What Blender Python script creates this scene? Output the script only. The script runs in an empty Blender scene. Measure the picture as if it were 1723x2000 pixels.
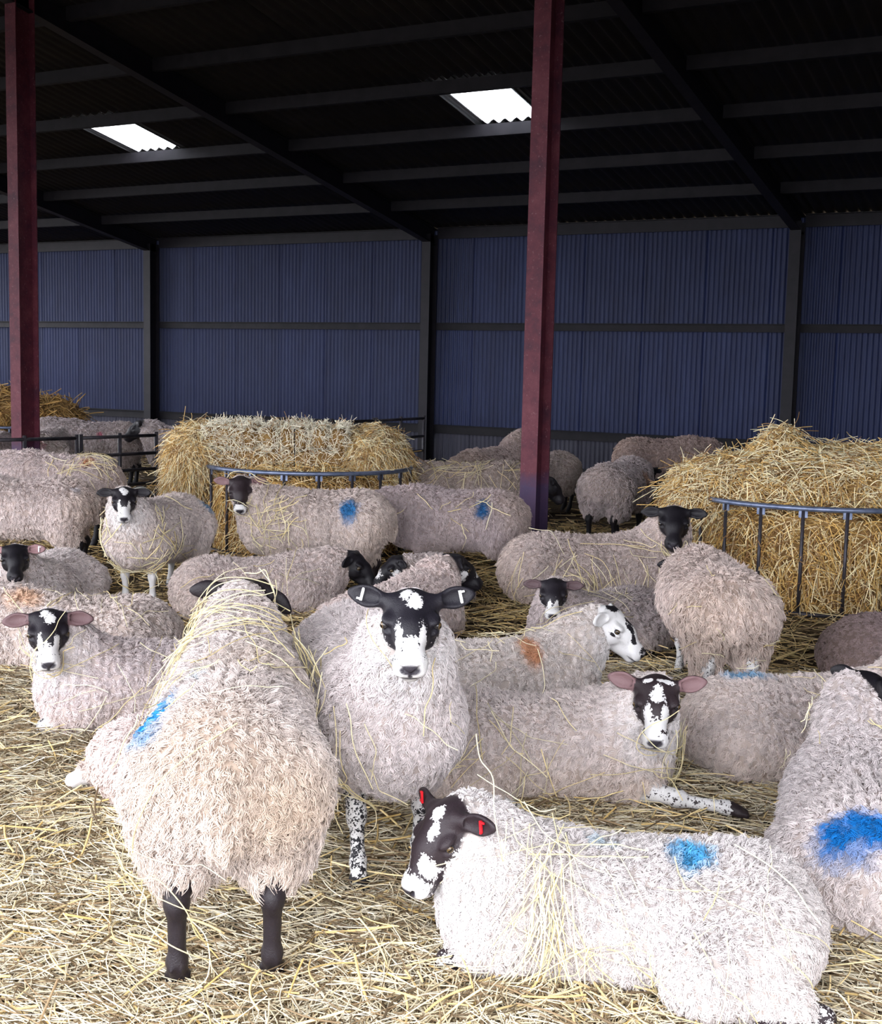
import bpy, math, random, time
import numpy as np
from mathutils import Vector
from mathutils.bvhtree import BVHTree
T0 = time.time()
random.seed(7)
sc = bpy.context.scene
COL = sc.collection

# ------------------------------------------------------------------ camera, sky, sun, exposure
FPX, PITCH, ROLL, YAW, HCAM = 2467.17, 0.1137, 0.0232, 0.5017, 1.66
fw = np.array([-math.sin(YAW)*math.cos(PITCH), math.cos(YAW)*math.cos(PITCH), -math.sin(PITCH)])
rt0 = np.array([math.cos(YAW), math.sin(YAW), 0.0])
up0 = np.cross(rt0, fw)
CR = math.cos(ROLL)*rt0 + math.sin(ROLL)*up0
CU = -math.sin(ROLL)*rt0 + math.cos(ROLL)*up0
cam = bpy.data.objects.new('camera', bpy.data.cameras.new('camera'))
COL.objects.link(cam)
cam.data.sensor_fit = 'VERTICAL'
cam.data.sensor_height = 24.0
cam.data.lens = FPX/2000.0*24.0
cam.data.clip_start = 0.05
from mathutils import Matrix
cam.matrix_world = Matrix(((CR[0], CU[0], -fw[0], 0), (CR[1], CU[1], -fw[1], 0), (CR[2], CU[2], -fw[2], HCAM), (0, 0, 0, 1)))
sc.camera = cam

def at(px, py, z=0.0):
    "world point at height z seen at a pixel of the 1723 x 2000 photograph"
    d = fw + CR*(px-861.5)/FPX + CU*(1000-py)/FPX
    return np.array([0, 0, HCAM]) + d*(z-HCAM)/d[2]

w = bpy.data.worlds.new('overcast_sky')
sc.world = w
w.use_nodes = True
wn = w.node_tree
bg = wn.nodes['Background']
bg.inputs[0].default_value = (0.92, 0.94, 1.0, 1)
bg.inputs[1].default_value = 4.0
sun = bpy.data.objects.new('sun', bpy.data.lights.new('sun', 'SUN'))
COL.objects.link(sun)
sun.data.energy = 1.1
sun.data.angle = math.radians(35)
sun.data.color = (1.0, 0.96, 0.9)
sd = Vector((-0.40, 0.53, -0.74))
sun.rotation_euler = sd.to_track_quat('-Z', 'Y').to_euler()
sc.view_settings.view_transform = 'Standard'
sc.view_settings.look = 'None'
sc.view_settings.exposure = 1.08
sc.view_settings.gamma = 1.0
sc.view_settings.use_curve_mapping = False

# ------------------------------------------------------------------ small helpers
def setp(o, label=None, cat=None, group=None, kind=None):
    for k, v in (('label', label), ('category', cat), ('group', group), ('kind', kind)):
        if v: o[k] = v
    return o

def link(name, data, parent=None, mat=None):
    o = bpy.data.objects.new(name, data)
    COL.objects.link(o)
    if parent is not None: o.parent = parent
    if mat is not None and data is not None and hasattr(data, 'materials') and len(data.materials) == 0: data.materials.append(mat)
    return o

def mesh_np(name, V, F, smooth=True):
    "mesh from numpy vertices and an (n,4) or (n,3) face array"
    V = np.asarray(V, np.float32); F = np.asarray(F, np.int32)
    me = bpy.data.meshes.new(name)
    n, k = F.shape
    me.vertices.add(len(V)); me.vertices.foreach_set('co', V.ravel())
    me.loops.add(n*k); me.loops.foreach_set('vertex_index', F.ravel())
    me.polygons.add(n)
    me.polygons.foreach_set('loop_start', np.arange(0, n*k, k, dtype=np.int32))
    me.polygons.foreach_set('loop_total', np.full(n, k, np.int32))
    me.update(calc_edges=True)
    if smooth: me.polygons.foreach_set('use_smooth', np.ones(n, bool))
    return me

class Mesh:
    def __init__(s): s.v = []; s.f = []
    def box(s, lo, hi, M=None):
        b = len(s.v)
        for z in (lo[2], hi[2]):
            for x, y in ((lo[0], lo[1]), (hi[0], lo[1]), (hi[0], hi[1]), (lo[0], hi[1])):
                p = Vector((x, y, z))
                s.v.append(tuple(M @ p) if M is not None else tuple(p))
        s.f += [tuple(b+i for i in q) for q in ((3, 2, 1, 0), (4, 5, 6, 7), (0, 1, 5, 4), (1, 2, 6, 5), (2, 3, 7, 6), (3, 0, 4, 7))]
        return s
    def tube(s, pts, r, n=8, closed=False):
        pts = [Vector(p) for p in pts]; b = len(s.v); m = len(pts)
        for i, p in enumerate(pts):
            a = pts[(i-1) % m] if (closed or i > 0) else p
            c = pts[(i+1) % m] if (closed or i < m-1) else p
            t = (c-a).normalized()
            u = t.orthogonal().normalized() if abs(t.z) > .9 else Vector((0, 0, 1)).cross(t).normalized()
            v = t.cross(u)
            for k in range(n):
                q = p + (u*math.cos(2*math.pi*k/n) + v*math.sin(2*math.pi*k/n))*r
                s.v.append(tuple(q))
        for i in range(m if closed else m-1):
            for k in range(n):
                i2 = (i+1) % m
                s.f.append((b+i*n+k, b+i*n+(k+1) % n, b+i2*n+(k+1) % n, b+i2*n+k))
        if not closed:
            s.f.append(tuple(b+k for k in reversed(range(n)))); s.f.append(tuple(b+(m-1)*n+k for k in range(n)))
        return s
    def data(s, name, smooth=False):
        me = bpy.data.meshes.new(name); me.from_pydata(s.v, [], s.f); me.update()
        if smooth: me.polygons.foreach_set('use_smooth', [True]*len(me.polygons))
        return me
    def obj(s, name, mat, parent=None, smooth=False): return link(name, s.data(name, smooth), parent, mat)

def strands(name, P, R, C, mat, parent=None):
    "many thin fibres as one curves object: P (n,k,3), R (n,k) or (k,), C (n,3)"
    P = np.asarray(P, np.float32); n, k = P.shape[:2]
    hc = bpy.data.hair_curves.new(name)
    hc.add_curves([k]*n)
    hc.attributes['position'].data.foreach_set('vector', P.ravel())
    ra = hc.attributes.get('radius') or hc.attributes.new('radius', 'FLOAT', 'POINT')
    ra.data.foreach_set('value', np.broadcast_to(np.asarray(R, np.float32), (n, k)).astype(np.float32).ravel())
    ca = hc.attributes.new('col', 'FLOAT_COLOR', 'CURVE')
    cc = np.ones((n, 4), np.float32); cc[:, :3] = np.asarray(C)
    ca.data.foreach_set('color', cc.ravel())
    hc.materials.append(mat)
    return link(name, hc, parent)

# ------------------------------------------------------------------ materials
class NT:
    def __init__(s, name):
        s.m = bpy.data.materials.new(name); s.m.use_nodes = True
        s.t = s.m.node_tree; s.b = s.t.nodes['Principled BSDF']; s.out = s.t.nodes['Material Output']
    def n(s, typ, **kw):
        nd = s.t.nodes.new(typ)
        for k, v in kw.items(): setattr(nd, k, v)
        return nd
    def l(s, a, b): s.t.links.new(a, b)
    def attr(s, name, typ='GEOMETRY'):
        a = s.n('ShaderNodeAttribute'); a.attribute_name = name; a.attribute_type = typ; return a
    def noise(s, scale, detail=3, rough=.55, vec=None):
        a = s.n('ShaderNodeTexNoise'); a.inputs['Scale'].default_value = scale; a.inputs['Detail'].default_value = detail
        a.inputs['Roughness'].default_value = rough
        if vec is not None: s.l(vec, a.inputs['Vector'])
        return a
    def mix(s, fac, a, b, typ='MIX'):
        m = s.n('ShaderNodeMix'); m.data_type = 'RGBA'; m.blend_type = typ
        for sock, v in ((m.inputs[0], fac), (m.inputs[6], a), (m.inputs[7], b)):
            if hasattr(v, 'links'): s.l(v, sock)
            elif isinstance(v, (tuple, list)): sock.default_value = (*v, 1) if len(v) == 3 else v
            else: sock.default_value = v
        return m.outputs[2]
    def math(s, op, a, b=0.0, clamp=False):
        m = s.n('ShaderNodeMath'); m.operation = op; m.use_clamp = clamp
        for sock, v in ((m.inputs[0], a), (m.inputs[1], b)):
            if hasattr(v, 'links'): s.l(v, sock)
            else: sock.default_value = v
        return m.outputs[0]
    def ramp(s, fac, stops):
        r = s.n('ShaderNodeValToRGB'); s.l(fac, r.inputs[0])
        el = r.color_ramp.elements
        while len(el) < len(stops): el.new(.5)
        for e, (p, c) in zip(el, stops): e.position = p; e.color = (*c, 1)
        return r.outputs[0]
    def bump(s, h, strength=.3, dist=.01):
        b = s.n('ShaderNodeBump'); b.inputs['Strength'].default_value = strength; b.inputs['Distance'].default_value = dist
        s.l(h, b.inputs['Height']); s.l(b.outputs[0], s.b.inputs['Normal'])
    def fin(s, col=None, rough=.8, metal=0.0, spec=.3):
        if col is not None:
            if hasattr(col, 'links'): s.l(col, s.b.inputs['Base Color'])
            else: s.b.inputs['Base Color'].default_value = (*col, 1)
        if hasattr(rough, 'links'): s.l(rough, s.b.inputs['Roughness'])
        else: s.b.inputs['Roughness'].default_value = rough
        s.b.inputs['Metallic'].default_value = metal
        s.b.inputs['Specular IOR Level'].default_value = spec
        return s.m

def mat_simple(name, c1, c2, scale=8, rough=.7, metal=0., spec=.3, detail=5, bump=0.):
    t = NT(name); tc = t.n('ShaderNodeTexCoord')
    nz = t.noise(scale, detail, .6, tc.outputs['Object'])
    if bump: t.bump(nz.outputs[0], bump, .01)
    return t.fin(t.ramp(nz.outputs[0], [(.35, c1), (.65, c2)]), rough, metal, spec)

def mat_fibre(name, rough=.85, spec=.12, sheen=0.):
    t = NT(name); a = t.attr('col')
    m = t.fin(a.outputs['Color'], rough, 0, spec)
    if sheen: t.b.inputs['Sheen Weight'].default_value = sheen
    return m

M_wool = mat_fibre('wool_fibre', .95, .02)
M_straw = mat_fibre('straw_fibre', .55, .25)

def make_skin():
    t = NT('sheep_skin')
    hco = t.attr('hco').outputs['Vector']
    n1 = t.noise(46, 4, .7, hco); n2 = t.noise(160, 2, .5, hco); n3 = t.noise(420, 2, .5, hco)
    tone = t.attr('color', 'OBJECT')
    oi = t.n('ShaderNodeObjectInfo')
    dark = oi.outputs['Color']
    wf = t.attr('white').outputs['Fac']
    s = t.math('ADD', wf, t.math('MULTIPLY', t.math('SUBTRACT', n1.outputs[0], .5), 2.6))
    s = t.math('ADD', s, t.math('MULTIPLY', t.math('SUBTRACT', n2.outputs[0], .5), 1.5))
    fac = t.math('MULTIPLY', s, 9.0, True)
    dk = t.mix(t.math('MULTIPLY', n2.outputs[0], .6), dark, (0.022, 0.018, 0.024))
    col = t.mix(fac, dk, (0.74, 0.72, 0.72))
    col = t.mix(t.attr('pink').outputs['Fac'], col, (0.42, 0.24, 0.25))
    col = t.mix(t.attr('nose').outputs['Fac'], col, (0.035, 0.03, 0.04))
    wool = t.attr('wool').outputs['Fac']
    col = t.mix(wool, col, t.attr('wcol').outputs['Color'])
    t.bump(t.math('ADD', n3.outputs[0], t.math('MULTIPLY', n2.outputs[0], .8)), .35, .004)
    rough = t.math('ADD', .5, t.math('MULTIPLY', wool, .45))
    return t.fin(col, rough, 0, .35)
M_skin = make_skin()

def make_eye():
    t = NT('sheep_eye'); tc = t.n('ShaderNodeTexCoord'); sp = t.n('ShaderNodeSeparateXYZ'); t.l(tc.outputs['Object'], sp.inputs[0])
    # object axes: x along the face, y out of the eye, z up; units metres
    r = t.math('SQRT', t.math('ADD', t.math('MULTIPLY', sp.outputs[0], sp.outputs[0]), t.math('MULTIPLY', sp.outputs[2], sp.outputs[2])))
    iris = t.math('LESS_THAN', r, .0105)
    pup = t.math('MULTIPLY', t.math('LESS_THAN', t.math('ABSOLUTE', sp.outputs[2]), .003), t.math('LESS_THAN', t.math('ABSOLUTE', sp.outputs[0]), .008))
    col = t.mix(iris, (.02, .018, .02), (.10, .065, .03)); col = t.mix(pup, col, (.004, .004, .005))
    return t.fin(col, .08, 0, .6)
M_eye = make_eye()
M_tag_red = mat_simple('red_plastic', (.55, .01, .02), (.7, .02, .03), 30, .4)
M_tag_white = mat_simple('white_plastic', (.75, .75, .75), (.85, .85, .85), 30, .4)

def make_sheet(name, c1, c2, c3):
    t = NT(name); tc = t.n('ShaderNodeTexCoord'); oi = t.n('ShaderNodeObjectInfo')
    mp = t.n('ShaderNodeMapping'); t.l(tc.outputs['Object'], mp.inputs[0]); mp.inputs['Scale'].default_value = (1, 1, .25)
    ad = t.n('ShaderNodeVectorMath'); ad.operation = 'ADD'; t.l(mp.outputs[0], ad.inputs[0])
    cm = t.n('ShaderNodeCombineXYZ'); t.l(t.math('MULTIPLY', oi.outputs['Random'], 37.0), cm.inputs[0]); t.l(cm.outputs[0], ad.inputs[1])
    nz = t.noise(3.5, 6, .65, ad.outputs[0])
    col = t.ramp(nz.outputs[0], [(.3, c1), (.55, c2), (.75, c3)])
    br = t.math('ADD', .88, t.math('MULTIPLY', oi.outputs['Random'], .24))
    hs = t.n('ShaderNodeHueSaturation'); t.l(col, hs.inputs['Color']); t.l(br, hs.inputs['Value'])
    return t.fin(hs.outputs[0], .55, 0, .35)
M_wall = make_sheet('blue_cladding', (.0065, .012, .056), (.0105, .019, .075), (.018, .029, .097))
M_walllow = make_sheet('galvanised_cladding', (.036, .036, .062), (.052, .052, .08), (.07, .068, .095))
M_roof = make_sheet('fibre_cement_roof', (.010, .0085, .010), (.016, .0135, .014), (.024, .020, .018))
M_steel = mat_simple('dark_structural_steel', (.006, .0055, .010), (.012, .010, .016), 6, .6, 0, .3)
M_purlin = mat_simple('grey_purlin', (.006, .0055, .009), (.013, .0115, .016), 5, .7)
def make_oxide():
    t = NT('red_oxide_paint'); tc = t.n('ShaderNodeTexCoord')
    n1 = t.noise(4, 6, .7, tc.outputs['Object']); n2 = t.noise(38, 4, .7, tc.outputs['Object'])
    col = t.ramp(n1.outputs[0], [(.3, (.045, .012, .026)), (.5, (.10, .020, .034)), (.7, (.155, .040, .055))])
    col = t.mix(t.math('MULTIPLY', t.math('SUBTRACT', n2.outputs[0], .6), 7.0, True), col, (.24, .13, .14))
    sp = t.n('ShaderNodeSeparateXYZ'); t.l(tc.outputs['Object'], sp.inputs[0])
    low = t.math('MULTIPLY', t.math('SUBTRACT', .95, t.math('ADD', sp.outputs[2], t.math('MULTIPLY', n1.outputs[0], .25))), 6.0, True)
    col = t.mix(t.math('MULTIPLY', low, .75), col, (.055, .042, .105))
    t.bump(n2.outputs[0], .25, .003)
    return t.fin(col, .6, 0, .3)
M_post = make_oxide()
M_rail = mat_simple('blue_grey_tube', (.12, .15, .24), (.22, .26, .38), 14, .38, .55, .5)
M_tubeold = mat_simple('dark_tube', (.03, .03, .04), (.07, .06, .07), 14, .45, .4, .4)
def make_skylight():
    t = NT('translucent_sheet')
    tr = t.n('ShaderNodeBsdfTranslucent'); tr.inputs[0].default_value = (.95, .97, 1, 1)
    df = t.n('ShaderNodeBsdfTransparent'); df.inputs[0].default_value = (.96, .98, 1, 1)
    mx = t.n('ShaderNodeMixShader'); mx.inputs[0].default_value = .55
    t.l(tr.outputs[0], mx.inputs[1]); t.l(df.outputs[0], mx.inputs[2]); t.l(mx.outputs[0], t.out.inputs['Surface'])
    return t.m
M_sky = make_skylight()
def make_ground():
    t = NT('trodden_muck'); tc = t.n('ShaderNodeTexCoord')
    n1 = t.noise(1.3, 5, .6, tc.outputs['Object']); n2 = t.noise(24, 5, .7, tc.outputs['Object'])
    col = t.ramp(n1.outputs[0], [(.35, (.045, .03, .024)), (.55, (.085, .06, .038)), (.7, (.15, .11, .06))])
    col = t.mix(t.math('MULTIPLY', t.math('SUBTRACT', n2.outputs[0], .5), 4.0, True), col, (.24, .18, .10))
    t.bump(n2.outputs[0], .6, .03)
    return t.fin(col, .9, 0, .15)
M_ground = make_ground()
M_balecore = mat_simple('packed_straw', (.14, .075, .025), (.34, .21, .08), 22, .9, 0, .1, 6, .8)
M_bucket = mat_simple('pale_plastic', (.5, .5, .48), (.62, .62, .6), 9, .5)
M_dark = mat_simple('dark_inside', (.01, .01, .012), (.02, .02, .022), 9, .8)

# ------------------------------------------------------------------ the barn
WY, X0, BAY, PY, EAVE, SLOPE = 18.53, -16.41, 5.99, 9.71, 3.88, 0.1792
LFT, RGT, FRONT, RIDGE, FSLOPE = X0-1*BAY, X0+4*BAY, -0.5, 9.02, 0.1792
def roof_z(y): return EAVE + SLOPE*(WY-y) if y >= RIDGE else EAVE + SLOPE*(WY-RIDGE) - FSLOPE*(RIDGE-y)
def hgt(x, y):
    return 0.012*np.sin(2.1*x+.7)*np.sin(1.7*y) + 0.008*np.sin(5.3*x+1.1*y)
# ground
yard = Mesh().box((-60, -40, -.12), (45, -.75, .012)).obj('bounce_slab', mat_simple('pale_concrete', (.10, .095, .09), (.16, .15, .14), 2, .9, 0, .1, 6))  # unseen slab, added to bounce some daylight into the barn
setp(yard, 'unseen concrete yard slab added for daylight bounce at the open barn front', 'yard', kind='structure')
gx = np.concatenate([np.linspace(-70, -26, 12), np.linspace(-25, 9, 150), np.linspace(11, 60, 12)])
gy = np.concatenate([np.linspace(-45, -2, 12), np.linspace(-1, 19.5, 110), np.linspace(22, 60, 8)])
GX, GY = np.meshgrid(gx, gy, indexing='ij')
inside = ((GX > -25) & (GX < 9) & (GY > -1) & (GY < 19.5))
GZ = np.where(inside, hgt(GX, GY), 0) - .004
nxg, nyg = GX.shape
idx = np.arange(nxg*nyg).reshape(nxg, nyg)
Fg = np.stack([idx[:-1, :-1], idx[1:, :-1], idx[1:, 1:], idx[:-1, 1:]], -1).reshape(-1, 4)
floor = link('floor', mesh_np('floor', np.stack([GX, GY, GZ], -1).reshape(-1, 3), Fg), None, M_ground)
setp(floor, 'brown trodden muck floor of the sheep barn under the straw', 'floor', kind='structure')

def wave_sheet(name, width, length, pitch, amp, seg, axis, thick=.004):
    "corrugated sheet running along x, its ridges along axis z or y (length)"
    n = int(round(width/pitch))*seg
    x = np.linspace(0, width, n+1); h = amp*np.cos(2*np.pi*x/pitch)
    V = []
    for t_ in (0, length):
        for xi, hi in zip(x, h):
            V.append((xi, hi, t_) if axis == 'z' else (xi, t_, hi))
    F = [(i, i+1, n+2+i, n+1+i) for i in range(n)]
    return mesh_np(name, V, F)

wall = link('wall_back', None); setp(wall, 'back wall of blue corrugated steel sheets at the far side of the barn', 'wall', kind='structure')
SW = 0.988
tiers = [(.10, .66, M_walllow), (.62, 2.36, M_wall), (2.32, EAVE+.06, M_wall)]
for ti, (z0, z1, mt) in enumerate(tiers):
    me = wave_sheet('cladding_sheet', SW, z1-z0, SW/13, .016, 4, 'z'); me.materials.append(mt)
    k = 0; x = LFT
    while x < RGT-.3:
        o = link('cladding_sheet', me, wall)
        o.location = (x, WY+.10+.004*((k+ti) % 2)-.006*ti+random.uniform(-.002, .002), z0)
        o.rotation_euler = (0, random.uniform(-.002, .002), 0)
        x += SW-.012; k += 1
girts = [(.64, .07), (2.34, .06), (EAVE-.02, .09)]
for z, hh in girts:
    for k in range(-1, 4):
        xa = X0+k*BAY
        m = Mesh().box((xa+.075, WY-.0, z-hh), (xa+BAY-.075, WY+.02, z+hh)).box((xa+.075, WY-.05, z+hh-.012), (xa+BAY-.075, WY+.08, z+hh))
        m.obj('girt', M_purlin if z < 3 else M_steel, wall)
m = Mesh().box((LFT, WY+.08, 0), (RGT, WY+.2, .12)); m.obj('plinth', M_steel, wall)

def ibeam(L, b, d, axis='z', tf=.013, tw=.009):
    m = Mesh()
    def bx(x0, y0, x1, y1):
        if axis == 'z': m.box((x0, y0, 0), (x1, y1, L))
        else: m.box((x0, 0, y0), (x1, L, y1))
    bx(-b/2, -d/2, b/2, -d/2+tf); bx(-b/2, d/2-tf, b/2, d/2); bx(-tw/2, -d/2+tf, tw/2, d/2-tf)
    return m
k = 0
lab_w = {-2: 'dark steel wall post at the far left out by the gable', -1: 'dark steel wall post behind the far straw heap', 0: 'dark steel wall post, leftmost clear one behind the hurdle',
         1: 'dark steel wall post behind the right end of the middle bale', 2: 'dark steel wall post behind the right-hand bale heap', 3: 'dark steel wall post beyond the right feeder', 4: 'dark steel wall post at the right gable'}
for k in range(-1, 5):
    o = ibeam(roof_z(WY)-.05, .16, .25).obj('wall_post', M_steel); o.location = (X0+k*BAY, WY-.125, 0)
    setp(o, lab_w[k], 'post', 'wall posts', 'structure')
    base = Mesh().box((-.13, -.17, 0), (.13, .17, .02)).obj('base_plate', M_steel, o)
lab_p = {-1: 'red oxide steel post off beyond the left edge', 0: 'red oxide steel post far along the row', 1: 'red oxide steel I-beam post at the left edge beside the hurdle', 2: 'red oxide steel I-beam post in the middle between the two feeders',
         3: 'red oxide steel post beyond the right feeder', 4: 'red oxide steel post at the right gable'}
for k in range(-1, 5):
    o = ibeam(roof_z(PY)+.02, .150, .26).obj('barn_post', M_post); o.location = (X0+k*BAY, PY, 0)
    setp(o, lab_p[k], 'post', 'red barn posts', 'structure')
    Mesh().box((-.16, -.2, 0), (.16, .2, .02)).obj('base_plate', M_post, o)

ceil = link('ceiling', None); setp(ceil, 'dark corrugated barn roof on purlins and rafters', 'roof', kind='structure')
ang = -math.atan(SLOPE)
RW, TL = .948, 1.35
tier_y = [14.42+TL*i for i in (3, 2, 1, 0, -1, -2, -3, -4)]
me_roof = wave_sheet('roof_sheet', RW*7/6, TL/math.cos(ang)+.18, RW/6, .026, 4, 'y'); me_roof.materials.append(M_roof)
me_sky = wave_sheet('skylight_sheet', RW*7/6, TL/math.cos(ang)+.18, RW/6, .026, 6, 'y'); me_sky.materials.append(M_sky)
xs0 = -13.27
kmin, kmax = math.floor((LFT-xs0)/RW), math.ceil((RGT-xs0)/RW)
for ti, y0 in enumerate(tier_y):
    for k in range(kmin, kmax):
        sky = (abs(y0-13.07) < .01) and k in (0, 6)
        o = link('skylight_sheet' if sky else 'roof_sheet', me_sky if sky else me_roof, ceil)
        o.location = (xs0+k*RW, y0-.06, roof_z(y0-.06)+.08+.002*(k % 2)+.003*(ti % 2))
        o.rotation_euler = (ang, 0, 0)
        if sky: o['label'] = 'translucent roof panel glowing with daylight'
# the front strip of the roof and the eaves beyond, overhead and out of view
y1f = tier_y[-1]
m = Mesh(); n = 220
xs = np.linspace(LFT, RGT, n+1)
V = [(x, y, roof_z(y)+.085+.026*math.cos(2*math.pi*x/(RW/6))) for y in (FRONT, RIDGE+.04) for x in np.linspace(LFT, RGT, 800)]
link('roof_front_sheeting', mesh_np('roof_front_sheeting', V, [(i, i+1, 801+i, 800+i) for i in range(799)]), ceil, M_roof)
pys = [14.36+1.35*i for i in (2, 1, 0, -1, -2, -3, -4, -5, -6, -7, -8, -9)]
for y in pys:
    if y < FRONT: continue
    for k in range(-1, 4):
        xa = X0+k*BAY
        z = roof_z(y)
        Mesh().box((xa+.075, y-.03, z-.09), (xa+BAY-.075, y-.02, z+.045)).box((xa+.075, y-.03, z-.1), (xa+BAY-.075, y+.05, z-.088)).obj('purlin', M_purlin, ceil)
Lr = (WY-RIDGE)/math.cos(ang); angf = math.atan(FSLOPE); Lf = (RIDGE-FRONT)/math.cos(angf)
for k in range(-1, 5):
    o = ibeam(Lr, .14, .26, 'y').obj('rafter', M_steel, ceil); o.location = (X0+k*BAY, RIDGE, roof_z(RIDGE)-.09); o.rotation_euler = (ang, 0, 0)
    if k >= -1: o = ibeam(Lf, .14, .26, 'y').obj('rafter', M_steel, ceil); o.location = (X0+k*BAY, FRONT, roof_z(FRONT)-.09); o.rotation_euler = (angf, 0, 0)
# gable ends (right one closed, left one open above a low wall)
def gable(name, x, lab, z_of):
    g = link(name, None); setp(g, lab, 'wall', kind='structure')
    y = FRONT
    while y < WY:
        y1 = min(y+SW, WY+.1)
        me = wave_sheet('gable_sheet', y1-y, z_of(y), max((y1-y)/13, .05), .012, 4, 'z'); me.materials.append(M_wall)
        o = link('gable_sheet', me, g); o.location = (x, y, .1); o.rotation_euler = (0, 0, math.pi/2)
        y += SW
gable('wall_right', RGT+.2, 'right gable wall of blue corrugated steel', lambda y: roof_z(y)-.1)
gable('wall_left', LFT-.2, 'low left gable wall of blue corrugated steel', lambda y: 1.4)

# ------------------------------------------------------------------ sheep: one skin per animal grown from a distance field
def nrm(v): v = np.asarray(v, float); return v/np.linalg.norm(v)
def E_(c, r, R=None, k=.03, col=0): return ('E', np.asarray(c, float), np.asarray(r, float), None if R is None else np.asarray(R, float), k, col)
def C_(a, b, ra, rb, k=.03, col=0): return ('C', np.asarray(a, float), np.asarray(b, float), ra, rb, k, col)
def prim_bb(p, m):
    if p[0] == 'E': r = float(max(p[2])) if p[3] is not None else p[2]; return p[1]-r-m, p[1]+r+m
    r = max(p[3], p[4])+m; return np.minimum(p[1], p[2])-r, np.maximum(p[1], p[2])+r
def prim_d(p, X, Y, Z):
    if p[0] == 'E':
        x, y, z = X-p[1][0], Y-p[1][1], Z-p[1][2]
        if p[3] is not None:
            R = p[3]; x, y, z = x*R[0, 0]+y*R[1, 0]+z*R[2, 0], x*R[0, 1]+y*R[1, 1]+z*R[2, 1], x*R[0, 2]+y*R[1, 2]+z*R[2, 2]
        r = p[2]; k0 = np.sqrt((x/r[0])**2+(y/r[1])**2+(z/r[2])**2); k1 = np.sqrt((x/r[0]**2)**2+(y/r[1]**2)**2+(z/r[2]**2)**2)+1e-9
        return k0*(k0-1)/k1
    a, b = p[1], p[2]; d = b-a; L = d@d+1e-12
    t = np.clip(((X-a[0])*d[0]+(Y-a[1])*d[1]+(Z-a[2])*d[2])/L, 0, 1)
    return np.sqrt((X-a[0]-t*d[0])**2+(Y-a[1]-t*d[1])**2+(Z-a[2]-t*d[2])**2)-(p[3]+t*(p[4]-p[3]))
def smin(a, b, k):
    h = np.maximum(k-np.abs(a-b), 0)/k
    return np.minimum(a, b)-h*h*k*.25
def axis_pts(lo, hi, f0, f1, fine, coarse):
    parts = []
    f0, f1 = max(lo, f0), min(hi, f1)
    if f0-lo > coarse: parts.append(np.linspace(lo, f0, max(2, int((f0-lo)/coarse)+1))[:-1])
    parts.append(np.linspace(f0, f1, max(2, int((f1-f0)/fine)+1)))
    if hi-f1 > coarse: parts.append(np.linspace(f1, hi, max(2, int((hi-f1)/coarse)+1))[1:])
    return np.concatenate(parts).astype(np.float32)
def surface_nets(F, ax, ay, az):
    S = F < 0
    nx, ny, nz = F.shape
    c = S[:-1, :-1, :-1].astype(np.int8)
    tot = np.zeros((nx-1, ny-1, nz-1), np.int8)
    for i in (0, 1):
        for j in (0, 1):
            for k in (0, 1): tot += S[i:nx-1+i, j:ny-1+j, k:nz-1+k]
    act = (tot > 0) & (tot < 8)
    I, J, K = np.nonzero(act)
    cv = [F[I+i, J+j, K+k] for i in (0, 1) for j in (0, 1) for k in (0, 1)]
    gxs = [ax[I], ax[I+1]]; gys = [ay[J], ay[J+1]]; gzs = [az[K], az[K+1]]
    acc = np.zeros((len(I), 3)); cnt = np.zeros(len(I))
    cor = [(i, j, k) for i in (0, 1) for j in (0, 1) for k in (0, 1)]
    for p in range(8):
        for q in range(p+1, 8):
            df = [a != b for a, b in zip(cor[p], cor[q])]
            if sum(df) != 1: continue
            m = (cv[p] < 0) != (cv[q] < 0)
            t = np.where(m, cv[p]/(cv[p]-cv[q]+1e-12), 0)
            P = np.stack([gxs[cor[p][0]], gys[cor[p][1]], gzs[cor[p][2]]], -1); Q = np.stack([gxs[cor[q][0]], gys[cor[q][1]], gzs[cor[q][2]]], -1)
            acc += np.where(m[:, None], P+(Q-P)*t[:, None], 0); cnt += m
    V = acc/cnt[:, None]
    vid = np.full((nx-1, ny-1, nz-1), -1, np.int32); vid[I, J, K] = np.arange(len(I))
    faces = []
    for axis in range(3):
        A = [slice(None)]*3; B = [slice(None)]*3
        A[axis] = slice(0, -1); B[axis] = slice(1, None)
        s0, s1 = S[tuple(A)], S[tuple(B)]
        x, y, z = np.nonzero(s0 != s1)
        o = [1, 2] if axis == 0 else ([2, 0] if axis == 1 else [0, 1])
        g = np.stack([x, y, z], -1)
        ok = (g[:, o[0]] > 0) & (g[:, o[1]] > 0) & (g[:, o[0]] < F.shape[o[0]]-1) & (g[:, o[1]] < F.shape[o[1]]-1)
        g = g[ok]; fl = s0[tuple(g.T)]
        def cell(a, b):
            h = g.copy(); h[:, o[0]] -= a; h[:, o[1]] -= b
            return vid[h[:, 0], h[:, 1], h[:, 2]]
        q = np.stack([cell(1, 1), cell(0, 1), cell(0, 0), cell(1, 0)], -1)
        q[~fl] = q[~fl][:, ::-1]
        faces.append(q)
    return V, np.concatenate(faces)

def vnoise(P, s, seed):
    "cheap smooth lumps from summed sines"
    r = np.random.RandomState(seed); v = 0
    for i in range(6):
        d = r.normal(size=3); d /= np.linalg.norm(d)
        v = v + np.sin(P@d*s*(.6+.25*i)+r.uniform(0, 6.3))
    return v/6

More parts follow.
